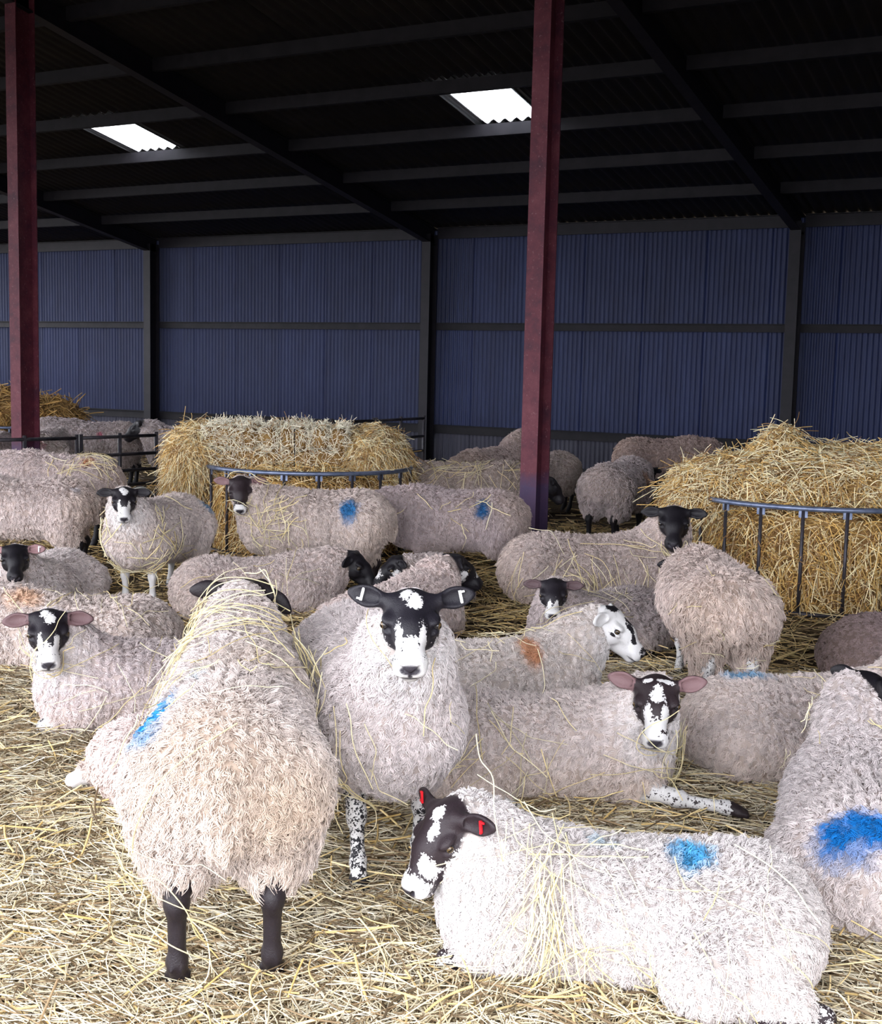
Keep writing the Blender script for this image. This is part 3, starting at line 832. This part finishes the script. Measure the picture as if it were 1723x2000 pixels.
F['rightrear'] = make_sheep('ewe lying at the right edge seen from behind, deep blue spot on rump, black head', g(1705, 1720), 78, 'lie', scale=1.03, wide=1.08, nyaw=14, nelev=58, nlen=.30, hA=12, hp=32, face='black', tone=BLACK,
    res='near', fur=(7500, 9), llen=.034, stain=.2, wool=(0.580, 0.522, 0.525), marks=[((-.44, .10, .27), (.09, .13, .15), (.005, .14, .42), 1.0), ((-.12, .12, .42), (.10, .08, .05), (.55, .36, .24), .6)], droop=-.1, back=.3)
F['leftlie'] = make_sheep('ewe lying at the left looking at us, black face with white muzzle', g(325, 1405), 196, 'lie', scale=1.0, nyaw=22, nelev=60, nlen=.30, hA=faces(108), hp=28, face='mule', tone=(.018, .014, .022),
    res='near', fur=(5600, 9), llen=.032, stain=.35, wool=(0.600, 0.522, 0.525), droop=.10, back=.05, pink=.35, legs=.3)
F['hindfoot'] = make_sheep('ewe lying hidden behind the front rump, only its flank and white hind foot showing', g(430, 1535), 50, 'lie', scale=.9, nelev=10, hA=50, face='black', tone=BLACK,
    fur=(4200, 9), stain=.4, wool=(0.600, 0.512, 0.504), hind_out=1, legs=.9, eyes=False)
F['leftback'] = make_sheep('ewe lying behind the white-muzzled one at the left, faint orange shoulder mark', g(150, 1300), 176, 'lie', scale=1.02, wide=1.05, nelev=30, nlen=.27, hA=150, hp=30, face='black', tone=(.03, .018, .02),
    fur=(4200, 9), llen=.032, stain=.2, wool=(0.595, 0.513, 0.488), marks=[((.24, .1, .38), (.10, .10, .10), (.58, .30, .12), .55)])
F['blackleft'] = make_sheep('all black faced ewe with pink ears and a white tag peeping over the left back', g(88, 1188), 266, 'lie', scale=.95, nyaw=0, nelev=62, nlen=.26, hA=faces(50), hp=24, face='black', tone=BLACK,
    fur=(3200, 8), wool=(0.620, 0.552, 0.546), droop=.0, back=.0, pink=.8, tags=((1, 'white'),), dz=.0)
F['leftstand'] = make_sheep('ewe standing at the far left side-on, blue streak on its hip, dark legs', g(160, 1122), 184, scale=.95, wide=1.05, nelev=20, hA=184, face='black', tone=BLACK, anc=-.45, fur=(4200, 9), stain=.5, wool=(0.580, 0.492, 0.473),
    marks=[((-.42, .12, .66), (.05, .06, .07), (.03, .16, .34), .9)])
F['leftbehind'] = make_sheep('ewe standing beyond the far left one with orange mark and straw on its rump', g(122, 1066), 160, scale=1.02, wide=1.05, nelev=10, hA=170, face='black', tone=BLACK, fur=(3200, 8), stain=.2, wool=(0.580, 0.492, 0.483), eyes=False,
    marks=[((-.36, .12, .72), (.06, .09, .06), ORANGE, .8)])
F['facing'] = make_sheep('ewe standing by the middle feeder facing us, white legs, straw hung round its chest', g(272, 1182), 254, scale=.90, wide=1.08, nyaw=8, nelev=60, nlen=.28, hA=faces(240), hp=30, face='mule', tone=(.018, .014, .02), anc=.29,
    fur=(5000, 9), legs=.9, stain=.6, wool=(0.580, 0.502, 0.483), droop=.05, back=.0, marks=[((-.40, .20, .68), (.05, .06, .10), (.06, .20, .36), .8)])
F['feeder'] = make_sheep('ewe standing before the middle feeder side-on, brown face to us, blue spot on rump', g(615, 1158), 182, scale=.97, wide=.98, nyaw=20, nelev=50, nlen=.26, hA=faces(478), hp=38, face='smallmuzzle', tone=(.05, .03, .035),
    fur=(5000, 9), stain=.5, wool=(0.560, 0.473, 0.441), droop=-.10, back=.0, pink=.5, marks=[((-.25, .20, .66), (.07, .1, .10), (.015, .15, .36), .95)])
F['second'] = make_sheep('ewe standing side-on right of the middle feeder, dark fleece with blue spot, head hidden', g(888, 1140), 181, scale=.95, nelev=5, hA=182, hp=20, face='black', tone=BLACK, fur=(4800, 9), stain=.5, wool=(0.440, 0.364, 0.367),
    marks=[((-.20, .22, .66), (.06, .1, .09), (.01, .10, .26), .95)], eyes=False)
F['blackface'] = make_sheep('woolly ewe resting right of the red post, jet black face turned to us', g(1155, 1195), 1, 'lie', scale=1.15, wide=1.05, nyaw=-45, nelev=68, nlen=.30, hA=faces(1280), hp=30, face='black', tone=BLACK,
    fur=(5000, 9), stain=.4, wool=(0.520, 0.433, 0.410), droop=.05, back=.0, dz=.10)
F['rump'] = make_sheep('round shaggy ewe standing with its rump to us at the right-hand feeder', g(1420, 1385), 92, scale=.88, wide=1.22, nelev=0, nlen=.3, hA=80, hp=25, face='black', tone=BLACK, anc=-.43, legs=.25,
    fur=(3400, 9), llen=.05, stain=.45, wool=(0.560, 0.463, 0.430), skirt=.12, eyes=False)
F['young'] = make_sheep('young ewe lying in front of the black faced one, white muzzle, small grey body', g(1175, 1262), 215, 'lie', scale=.90, wide=.95, nyaw=30, nelev=58, nlen=.26, hA=faces(1070), hp=28, face='muzzle', tone=(.022, .018, .026),
    fur=(4800, 9), stain=.5, wool=(0.460, 0.394, 0.389), droop=.02, back=.0, pink=.2)
F['blackprofile'] = make_sheep('ewe lying with all black head in profile facing right, near the middle feeder', g(500, 1195), 10, 'lie', scale=1.0, nelev=30, nlen=.25, hA=352, hp=35, face='black', tone=BLACK, fur=(4800, 9), stain=.3, wool=(0.580, 0.492, 0.473), back=.5, droop=.3)
F['peek'] = make_sheep('black and white head peering left just behind the staring ewe', g(835, 1180), 262, 'lie', scale=.88, nyaw=-45, nelev=46, nlen=.24, hA=198, hp=32, face='patch', tone=BLACK, fur=(3000, 8), wool=(0.550, 0.473, 0.462), back=.3)
F['curly'] = make_sheep('curly ewe lying behind the staring one with head turned away right, black and white cheek', g(770, 1268), 62, 'lie', scale=1.0, nyaw=-8, nelev=42, nlen=.28, hA=22, hp=28, face='patch', tone=BLACK, fur=(3800, 9), wool=(0.600, 0.502, 0.483), back=.3, tags=((1, 'red'),), marks=[((-.1, -.2, .3), (.12, .1, .1), (.55, .33, .2), .5)])
F['brownback'] = make_sheep('grey-brown shorn looking ewe lying at the right edge below the feeder', g(1800, 1340), 20, 'lie', scale=1.05, wide=1.05, nelev=10, hA=20, hp=30, face='black', tone=BLACK, fur=(4200, 9), llen=.02, wool=(0.250, 0.187, 0.189), eyes=False, stain=.2)
far = dict(res='far', fur=(2200, 7), eyes=False)
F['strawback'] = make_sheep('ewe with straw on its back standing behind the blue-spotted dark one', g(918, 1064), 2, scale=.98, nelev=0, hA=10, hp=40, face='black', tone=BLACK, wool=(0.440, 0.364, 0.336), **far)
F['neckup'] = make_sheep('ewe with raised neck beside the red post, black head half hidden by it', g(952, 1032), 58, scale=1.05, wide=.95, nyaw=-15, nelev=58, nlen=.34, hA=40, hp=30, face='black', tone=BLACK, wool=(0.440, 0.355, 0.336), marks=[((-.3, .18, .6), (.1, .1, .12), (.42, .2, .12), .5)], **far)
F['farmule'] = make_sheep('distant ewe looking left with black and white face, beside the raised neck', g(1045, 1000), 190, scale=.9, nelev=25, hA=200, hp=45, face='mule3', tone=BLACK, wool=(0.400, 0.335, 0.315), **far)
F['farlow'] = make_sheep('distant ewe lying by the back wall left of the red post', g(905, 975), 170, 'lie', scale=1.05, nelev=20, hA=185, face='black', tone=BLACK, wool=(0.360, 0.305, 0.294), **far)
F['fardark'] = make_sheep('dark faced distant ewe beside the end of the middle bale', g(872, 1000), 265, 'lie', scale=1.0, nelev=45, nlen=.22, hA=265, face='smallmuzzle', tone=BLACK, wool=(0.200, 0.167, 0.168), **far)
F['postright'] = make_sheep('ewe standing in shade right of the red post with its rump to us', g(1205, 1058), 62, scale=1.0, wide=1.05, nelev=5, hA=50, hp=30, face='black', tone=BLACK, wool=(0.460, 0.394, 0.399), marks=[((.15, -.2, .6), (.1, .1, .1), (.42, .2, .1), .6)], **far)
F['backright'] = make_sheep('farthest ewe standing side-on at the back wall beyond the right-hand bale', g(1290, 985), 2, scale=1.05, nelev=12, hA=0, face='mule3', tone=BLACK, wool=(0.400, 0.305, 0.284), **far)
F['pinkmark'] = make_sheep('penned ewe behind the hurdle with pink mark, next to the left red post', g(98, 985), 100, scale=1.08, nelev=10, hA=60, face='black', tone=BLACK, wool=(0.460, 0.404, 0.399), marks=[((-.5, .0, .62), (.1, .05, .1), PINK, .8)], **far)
F['pinkdot'] = make_sheep('penned ewe side-on behind the hurdle, small pink dot on its back', g(190, 955), 178, scale=1.08, nelev=25, hA=178, face='black', tone=BLACK, wool=(0.420, 0.364, 0.367), marks=[((-.1, .2, .65), (.04, .06, .04), PINK, .7)], **far)
F['penhead'] = make_sheep('penned ewe with black head in profile, left of the middle bale', g(385, 970), 176, scale=1.1, nelev=42, nlen=.26, hA=186, hp=30, face='black', tone=BLACK, wool=(0.440, 0.384, 0.389), **far)
F['penleft'] = make_sheep('penned ewe cut off by the left picture edge beyond the post', g(-18, 985), 95, scale=1.0, nelev=10, hA=95, face='black', tone=BLACK, wool=(0.460, 0.394, 0.389), **far)

# ------------------------------------------------------------------ straw
def straw_field(name, n, xy_fn, length, rad, seed, zmax=.045, lab=None, dark=.3, par=None, swirl=.35, lift=.10, pal=((.82, .67, .38), (.66, .45, .17))):
    rs = np.random.RandomState(seed)
    X, Y = xy_fn(rs, n); n = len(X)
    K = 4; L = rs.uniform(*length, n)*rs.uniform(.5, 1, n); th = rs.uniform(0, 2*math.pi, n)
    # swirl of trodden bedding: neighbours tend to lie alike
    th = np.where(rs.rand(n) < swirl, .9*np.sin(X*1.9)+1.1*np.cos(Y*1.6+.5*X)+rs.normal(0, .35, n), th)
    bend = rs.normal(0, .15, n); tilt = rs.normal(0, lift, n)+np.where(rs.rand(n) < .03, rs.uniform(-.6, .6, n), 0)
    z0 = zmax*rs.rand(n)**1.6
    s = np.linspace(-.5, .5, K)[None]
    ang_ = th[:, None]+bend[:, None]*s*2
    x = X[:, None]+np.cos(ang_)*s*L[:, None]; y = Y[:, None]+np.sin(ang_)*s*L[:, None]
    z = np.maximum(z0[:, None]+np.sin(tilt)[:, None]*s*L[:, None]-.25*np.abs(s)*np.abs(bend)[:, None]*L[:, None]*.2, .002)+hgt(x, y)
    t = rs.rand(n, 1)
    C = np.asarray(pal[0])*(1-t)+np.asarray(pal[1])*t
    dk = rs.rand(n, 1) < dark
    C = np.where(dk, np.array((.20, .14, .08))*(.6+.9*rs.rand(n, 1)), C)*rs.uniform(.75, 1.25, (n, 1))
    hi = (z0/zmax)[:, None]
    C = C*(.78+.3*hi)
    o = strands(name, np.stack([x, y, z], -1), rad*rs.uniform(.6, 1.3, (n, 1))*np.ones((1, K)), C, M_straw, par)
    if lab: setp(o, lab, 'straw', None, 'stuff')
    return o
def patch(X, Y):
    return .55+.45*np.sin(1.7*X+.6*np.sin(2.3*Y))*np.cos(1.3*Y+.4)+.25*np.sin(4.1*X+2.2*Y)
def field_near(rs, n):
    d = rs.uniform(2.4, 7.2, n*2); b = np.radians(rs.uniform(-33, 33, n*2))+YAW
    # even over the trapezoid of floor in front of the barn
    keep = rs.rand(n*2) < (.35+.65*np.clip(patch(-d*np.sin(b), d*np.cos(b)), 0, 1)); d, b = d[keep][:n], b[keep][:n]
    return -d*np.sin(b), d*np.cos(b)
def field_mid(rs, n):
    X = rs.uniform(-13, 3, n*2); Y = rs.uniform(1.5, 12.5, n*2); k = rs.rand(n*2) < .3+.7*np.clip(patch(X, Y), 0, 1)
    return X[k][:n], Y[k][:n]
def field_far(rs, n): return rs.uniform(-22, 5, n), rs.uniform(10, 18.3, n)
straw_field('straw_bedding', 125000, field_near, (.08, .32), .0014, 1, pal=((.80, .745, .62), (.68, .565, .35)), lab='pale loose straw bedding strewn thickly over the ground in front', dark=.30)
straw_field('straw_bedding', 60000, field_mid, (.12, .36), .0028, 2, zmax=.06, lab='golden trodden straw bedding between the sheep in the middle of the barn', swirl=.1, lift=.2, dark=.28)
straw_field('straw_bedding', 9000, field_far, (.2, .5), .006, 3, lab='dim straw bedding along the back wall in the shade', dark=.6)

# wisps caught in fleeces: (sheep, label, count, centre, spread, lengths, flow)
D = drape
D(F['rear'], 'straw collar wound round the neck of the ewe standing rump to us', 70, (.52, -.02, .72), (.09, .10, .10), (.2, .5), 1, flow=(0, 1, .1))
D(F['rear'], 'long straw hanging off the right shoulder of the ewe standing rump to us', 26, (.38, -.22, .62), (.12, .05, .12), (.25, .55), 2, lift=.05, flow=(0, -.3, -1))
D(F['rear'], 'few straws on the blue-streaked back of the ewe standing rump to us', 14, (.0, .1, .76), (.22, .14, .05), (.1, .3), 3)
D(F['rear'], 'straws trailing from the left thigh of the ewe standing rump to us', 16, (-.42, .20, .36), (.06, .04, .09), (.2, .5), 4, lift=.045, flow=(0, .2, -1))
D(F['front'], 'straws hanging on the chest and side of the staring ewe', 34, (.35, -.18, .55), (.16, .12, .16), (.12, .34), 5, flow=(0, 0, -1))
D(F['lying'], 'band of straw over the shoulder of the ewe lying in the front row', 55, (.25, .14, .33), (.03, .10, .10), (.2, .5), 6, flow=(.1, .5, -1))
D(F['lying'], 'straws scattered along the side of the ewe lying in the front row', 46, (-.05, .28, .18), (.22, .04, .09), (.12, .4), 7)
D(F['blaze'], 'straws on the side of the blaze-faced ewe', 44, (.1, -.28, .17), (.28, .05, .09), (.12, .38), 8)
D(F['blaze'], 'straw wisps at the throat side of the blaze-faced ewe', 18, (.50, .02, .25), (.05, .08, .08), (.15, .35), 9, flow=(0, .2, -1))
D(F['white'], 'straw on the back of the white faced ewe', 22, (.1, -.05, .42), (.25, .12, .03), (.12, .34), 10)
D(F['rightlie'], 'few straws on the back of the ewe lying at the right', 14, (.2, -.1, .36), (.25, .14, .06), (.08, .2), 11)
D(F['rightrear'], 'bits of straw on the neck of the black headed ewe at the right edge', 14, (.35, .1, .36), (.14, .1, .06), (.06, .16), 12)
D(F['leftlie'], 'straws on the neck and back of the ewe looking back at the left', 26, (.1, .2, .3), (.28, .08, .1), (.12, .34), 13)
D(F['leftback'], 'straws on the back of the orange-marked ewe lying at the left', 22, (-.1, .2, .35), (.28, .08, .06), (.1, .3), 14)
D(F['facing'], 'tangle of straw round the chest of the white-legged ewe', 95, (.32, .02, .42), (.14, .18, .13), (.06, .30), 15, rad=.0028)
D(F['feeder'], 'straw over the shoulder of the ewe in front of the middle feeder', 50, (.27, .22, .55), (.14, .05, .13), (.08, .32), 16, rad=.0028)
D(F['second'], 'few straws on the dark fleece of the head-hidden ewe', 12, (.0, .24, .6), (.28, .04, .10), (.1, .24), 17, rad=.003)
D(F['blackface'], 'straws stuck down the side of the jet black faced ewe', 60, (.1, -.28, .22), (.3, .05, .10), (.14, .4), 18, rad=.0022, flow=(0, 0, -1))
D(F['rump'], 'few straws on the shaggy round rump', 10, (-.5, .0, .55), (.05, .18, .12), (.06, .18), 19, rad=.002)
D(F['young'], 'few straws on the small grey ewe', 16, (.2, .15, .3), (.2, .12, .1), (.12, .3), 20, rad=.002)
D(F['blackprofile'], 'straws on the side of the black headed ewe in profile', 16, (.0, -.25, .25), (.25, .06, .1), (.14, .34), 21, rad=.002)
D(F['strawback'], 'straw heaped on the back of the ewe behind the dark one', 50, (.0, -.1, .72), (.3, .1, .04), (.15, .4), 22, rad=.003)
D(F['leftbehind'], 'straw on the orange-marked rump at the far left', 40, (-.36, .12, .70), (.1, .1, .08), (.12, .3), 23, rad=.0026)

# ------------------------------------------------------------------ ring feeders and the bales on them
def grow(name, prims, lumps, fine, mat, parent=None, seed=1, zmin=None):
    lo = np.min([prim_bb(p, .06)[0] for p in prims], 0); hi = np.max([prim_bb(p, .06)[1] for p in prims], 0)
    ax, ay, az = (np.arange(lo[i], hi[i], fine).astype(np.float32) for i in range(3))
    Fd = np.full((len(ax), len(ay), len(az)), .6, np.float32)
    for p in prims:
        Fd = smin(Fd, prim_d(p, ax[:, None, None], ay[None, :, None], az[None, None, :]).astype(np.float32), p[-2])
    if zmin is not None: Fd = np.maximum(Fd, (zmin-az)[None, None, :])
    V, Q = surface_nets(Fd, ax, ay, az)
    N = np.zeros_like(V); fn = np.cross(V[Q[:, 2]]-V[Q[:, 0]], V[Q[:, 3]]-V[Q[:, 1]])
    for i in range(4): np.add.at(N, Q[:, i], fn)
    N /= np.linalg.norm(N, axis=1)[:, None]+1e-9
    V = V+N*(lumps*(vnoise(V, 9, seed)+.5*vnoise(V, 24, seed+1)+.25*vnoise(V, 60, seed+2)))[:, None]
    ob = link(name, mesh_np(name, V, Q), parent, mat)
    return ob, V, Q, N
def shag(name, V, Q, N, n, length, rad, mat, parent, seed, pale=.4, droop=.5, lift=.35, cond=None, cols=((.92, .82, .56), (.66, .44, .17), (.30, .17, .07))):
    rs = np.random.RandomState(seed)
    fn = np.cross(V[Q[:, 2]]-V[Q[:, 0]], V[Q[:, 3]]-V[Q[:, 1]]); ar = np.linalg.norm(fn, axis=1)
    c = V[Q].mean(1)
    if cond is not None: ar = ar*cond(c)
    pk = rs.choice(len(Q), n, p=ar/ar.sum())
    P0 = c[pk]+rs.normal(0, .012, (n, 3)); Nn = N[Q[pk, 0]]
    K = 4; L = rs.uniform(*length, n)*rs.uniform(.5, 1, n)
    d = rs.normal(0, 1, (n, 3)); d -= (d*Nn).sum(1)[:, None]*Nn; d /= np.linalg.norm(d, axis=1)[:, None]+1e-9
    d = d+Nn*np.abs(rs.normal(0, lift, (n, 1))); d /= np.linalg.norm(d, axis=1)[:, None]
    s = np.linspace(0, 1, K)[None, :, None]
    cv = rs.normal(0, .22, (n, 3))
    P = P0[:, None]+Nn[:, None]*.012+d[:, None]*s*L[:, None, None]+cv[:, None]*s*s*L[:, None, None]
    P[..., 2] -= (droop*s*s*L[:, None, None])[..., 0]
    P[..., 2] = np.maximum(P[..., 2], .01)
    t = rs.rand(n, 1); u = rs.rand(n, 1)
    C = np.where(u < pale, np.array(cols[0]), np.where(u < .78, np.array(cols[1]), np.array(cols[2])))*rs.uniform(.7, 1.3, (n, 1))
    return strands(name, P, rad*rs.uniform(.6, 1.3, (n, 1))*np.ones((1, K)), C, mat, parent)

def xform(ob, loc, rz): ob.location = loc; ob.rotation_euler = (0, 0, rz)

def ring_feeder(label, centre, R, z_top, nbars, phase):
    t = link('ring_feeder', None); t.location = (centre[0], centre[1], 0)
    setp(t, label, 'feeder', 'ring feeders')
    circ = lambda r, z, n=64: [(r*math.cos(2*math.pi*i/n), r*math.sin(2*math.pi*i/n), z) for i in range(n)]
    Mesh().tube(circ(R, z_top), .019, 8, True).obj('top_rail', M_rail, t, True)
    Mesh().tube(circ(R, .03), .017, 8, True).obj('foot_rail', M_tubeold, t, True)
    me = Mesh().tube([(0, 0, .03), (0, 0, z_top-.01)], .013, 8).data('bar', True); me.materials.append(M_tubeold)
    mg = Mesh().box((-.004, -.03, -.05), (.004, .03, 0)).data('gusset'); mg.materials.append(M_rail)
    for i in range(nbars):
        a = 2*math.pi*(i+phase)/nbars
        b = link('bar', me, t); b.location = (R*math.cos(a), R*math.sin(a), 0)
        gs = link('gusset', mg, b); gs.location = (0, 0, z_top-.012); gs.rotation_euler = (0, 0, a)
    return t
cL = at(603, 1068)[:2]; cR = at(1580, 1165)[:2]
ring_feeder('blue-grey tube ring feeder under the middle straw bale', cL, .93, .75, 20, .2)
ring_feeder('blue-grey tube ring feeder under the right-hand straw heap', cR, .93, .76, 20, .45)

def fill(label, centre, seed, R=.86, z=.78):
    P = [C_((0, 0, .0), (0, 0, z-.12), R, R-.04, .1)]
    ob, V, Q, N = grow('straw_fill', P, .05, .06, M_balecore, None, seed, zmin=.0)
    keep = V[:, 2]
    xform(ob, (centre[0], centre[1], 0), 0)
    # squash the domed top down to the fill height
    me = ob.data; co = np.array(V); top = co[:, 2] > z-.12
    co[top, 2] = z-.12+(co[top, 2]-(z-.12))*.12
    me.vertices.foreach_set('co', co.astype(np.float32).ravel()); me.update()
    setp(ob, label, 'straw', None, 'stuff')
    shag('loose_straw', co, Q, N, 15000, (.08, .32), .0027, M_straw, ob, seed+3, pale=.35, droop=.55, lift=.3, cols=((.92, .78, .48), (.66, .42, .14), (.28, .15, .06)))
    return ob
fill('loose golden straw filling the middle ring feeder', cL, 31)
fill('loose golden straw filling the right-hand ring feeder', cR, 32)

rzc = YAW
# middle bale: flakes packed side by side in two courses, shaggy ends
bale = link('straw_bale', None); bale.location = (*at(566, 1062)[:2], 0); bale.rotation_euler = (0, 0, YAW+.02); bale.scale = (.85, .9, .93)
setp(bale, 'big square straw bale in packed flakes lying across the middle ring feeder', 'bale')
xs_ = [-.86, -.45, .08, .62]
def block(x0, x1, y0, y1, z0, z1, seed, nshag, pale=.85, ls=(.05, .14)):
    r = min(x1-x0, z1-z0)*.42; P = []
    nx_ = max(2, int((x1-x0)/.18)+1); nz_ = 2
    for x in np.linspace(x0+r*.75, x1-r*.75, nx_):
        for z in np.linspace(z0+r*.75, z1-r*.75, nz_):
            P.append(C_((x, y0+r*.8, z), (x, y1-r*.8, z), r*.9, r*.9, .07))
    ob, V, Q, N = grow('flake', P, .012, .035, M_balecore, bale, seed)
    shag('loose_straw', V, Q, N, nshag, ls, .0025, M_straw, ob, seed+1, pale=pale, droop=.1, lift=.3, cols=((.92, .86, .70), (.74, .54, .28), (.42, .25, .10)))
zb, zm, zt = .76, .97, 1.17
for i in range(3):
    block(xs_[i]+.005, xs_[i+1]-.005, -.52, .5, zm+.004, zt, 60+i, 4500)
for i, (a_, b_) in enumerate(((-.84, -.2), (-.19, .62))):
    block(a_, b_, -.55, .5, zb, zm-.004, 70+i, 4500, .6, (.06, .2))
P = [E_((-.98, -.05, .93), (.26, .56, .25), None, .1), E_((-1.05, -.2, .70), (.17, .40, .22), None, .1), E_((.88, -.05, .94), (.32, .56, .22), None, .1), E_((1.04, -.1, .76), (.20, .45, .18), None, .1)]
for j, pr in enumerate((P[:2], P[2:])):
    ob, V, Q, N = grow('loose_end', pr, .03, .05, M_balecore, bale, 80+j)
    shag('loose_straw', V, Q, N, 13000, (.08, .30), .0024, M_straw, ob, 82+j, pale=.4, droop=.6, lift=.35)
    ob['label'] = 'shaggy loose end of the bale'
Mesh().tube([(.10, -.575, zb), (.10, -.56, zm), (.095, -.545, zt), (.095, .45, zt+.01)], .006, 5).obj('twine', M_dark, bale)
# right-hand heap
heap = link('straw_bale', None); heap.location = (*at(1640, 1160)[:2], 0); heap.rotation_euler = (0, 0, YAW-.03); heap.scale = (1, 1, .95)
setp(heap, 'broken straw bale heaped high with a peak on the right-hand ring feeder', 'bale')
P = [E_((-.15, 0, .90), (1.12, .68, .24), None, .12), E_((.55, 0, .90), (1.1, .72, .235), None, .15), E_((-.98, -.1, .80), (.36, .5, .15), None, .12), E_((-.50, .05, 1.10), (.15, .26, .22), None, .14), E_((.9, -.35, .75), (.5, .5, .3), None, .15), C_((-.1, -.45, .85), (.4, -.5, .85), .2, .2, .15)]
ob, V, Q, N = grow('packed_straw', P, .03, .05, M_balecore, heap, 90, zmin=.5)
shag('loose_straw', V, Q, N, 28000, (.07, .28), .0026, M_straw, ob, 91, pale=.45, droop=.35, lift=.35)
# heap far away at the left, on its own feeder
heap2 = link('straw_bale', None); heap2.location = (*at(12, 928)[:2], 0); heap2.rotation_euler = (0, 0, YAW)
setp(heap2, 'brownish straw heap at the far left behind the red post', 'bale')
P = [E_((0, 0, .88), (1.0, .7, .26), None, .1), E_((-.3, 0, 1.02), (.6, .5, .2), None, .1), E_((.6, 0, .78), (.42, .5, .14), None, .1)]
ob, V, Q, N = grow('packed_straw', P, .03, .06, M_balecore, heap2, 95, zmin=.55)
shag('loose_straw', V, Q, N, 5000, (.12, .36), .006, M_straw, ob, 96, pale=.2, droop=.4, cols=((.45, .30, .13), (.40, .24, .08), (.22, .12, .05)))
ring_feeder('dim tube ring feeder under the far left straw heap', np.array(heap2.location[:2]), .9, .72, 18, .1)

# ------------------------------------------------------------------ hurdles, bucket
def hurdle(label, A, B, zs, group='sheep hurdles', mat=M_tubeold):
    A = Vector((*A, 0)); B = Vector((*B, 0)); L = (B-A).length
    t = link('hurdle', None); t.location = A; t.rotation_euler = (0, 0, math.atan2(B.y-A.y, B.x-A.x))
    setp(t, label, 'hurdle', group)
    for z in zs: Mesh().tube([(0, 0, z), (L, 0, z)], .019, 8).obj('rail', mat, t, True)
    for x in (.0, L*.5, L): Mesh().tube([(x, 0, 0), (x, 0, zs[-1]+.04)], .021, 8).obj('upright', mat, t, True)
    return t
zs = (.12, .28, .44, .62, .82)
h0, h1, h2 = at(-60, 861, .82)[:2], at(150, 856, .82)[:2], at(305, 850, .82)[:2]
hurdle('dark tube hurdle crossing the left red post', h0, h1, zs)
hurdle('dark tube hurdle ending left of the middle bale', h1+(h2-h1)*.05, h2, zs)
k0, k1, k2 = at(560, 826, .95)[:2], at(730, 822, .95)[:2], at(828, 817, .95)[:2]
hurdle('dark hurdle in the shade behind the middle bale', k0, k1, (.15, .33, .5, .7, .95))
hurdle('dark hurdle in the shade tied to the wall post right of the middle bale', k1+(k2-k1)*.05, k2, (.15, .33, .5, .7, .95))
b = link('bucket', None); b.location = (*at(274, 1006)[:2], .16); b.rotation_euler = (math.radians(96), 0, YAW+.25)
setp(b, 'pale plastic bucket lying on its side by the hurdle', 'bucket')
V = []; Fc = []; n = 24
prof = [(.0, -.15), (.13, -.15), (.165, .15), (.175, .15), (.175, .135), (.165, .13)]
for r, z in prof:
    for i in range(n): V.append((r*math.cos(2*math.pi*i/n), r*math.sin(2*math.pi*i/n), z))
for j in range(len(prof)-1):
    for i in range(n): Fc.append((j*n+i, j*n+(i+1) % n, (j+1)*n+(i+1) % n, (j+1)*n+i))
link('body', mesh_np('body', V, Fc), b, M_bucket)
V = []; Fc = []
for r, z in ((.0, -.14), (.122, -.14), (.157, .148), (.165, .149)):
    for i in range(n): V.append((r*math.cos(2*math.pi*i/n), r*math.sin(2*math.pi*i/n), z))
for j in range(3):
    for i in range(n): Fc.append((j*n+i, (j+1)*n+i, (j+1)*n+(i+1) % n, j*n+(i+1) % n))
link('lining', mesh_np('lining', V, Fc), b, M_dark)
print('script seconds', time.time()-T0)
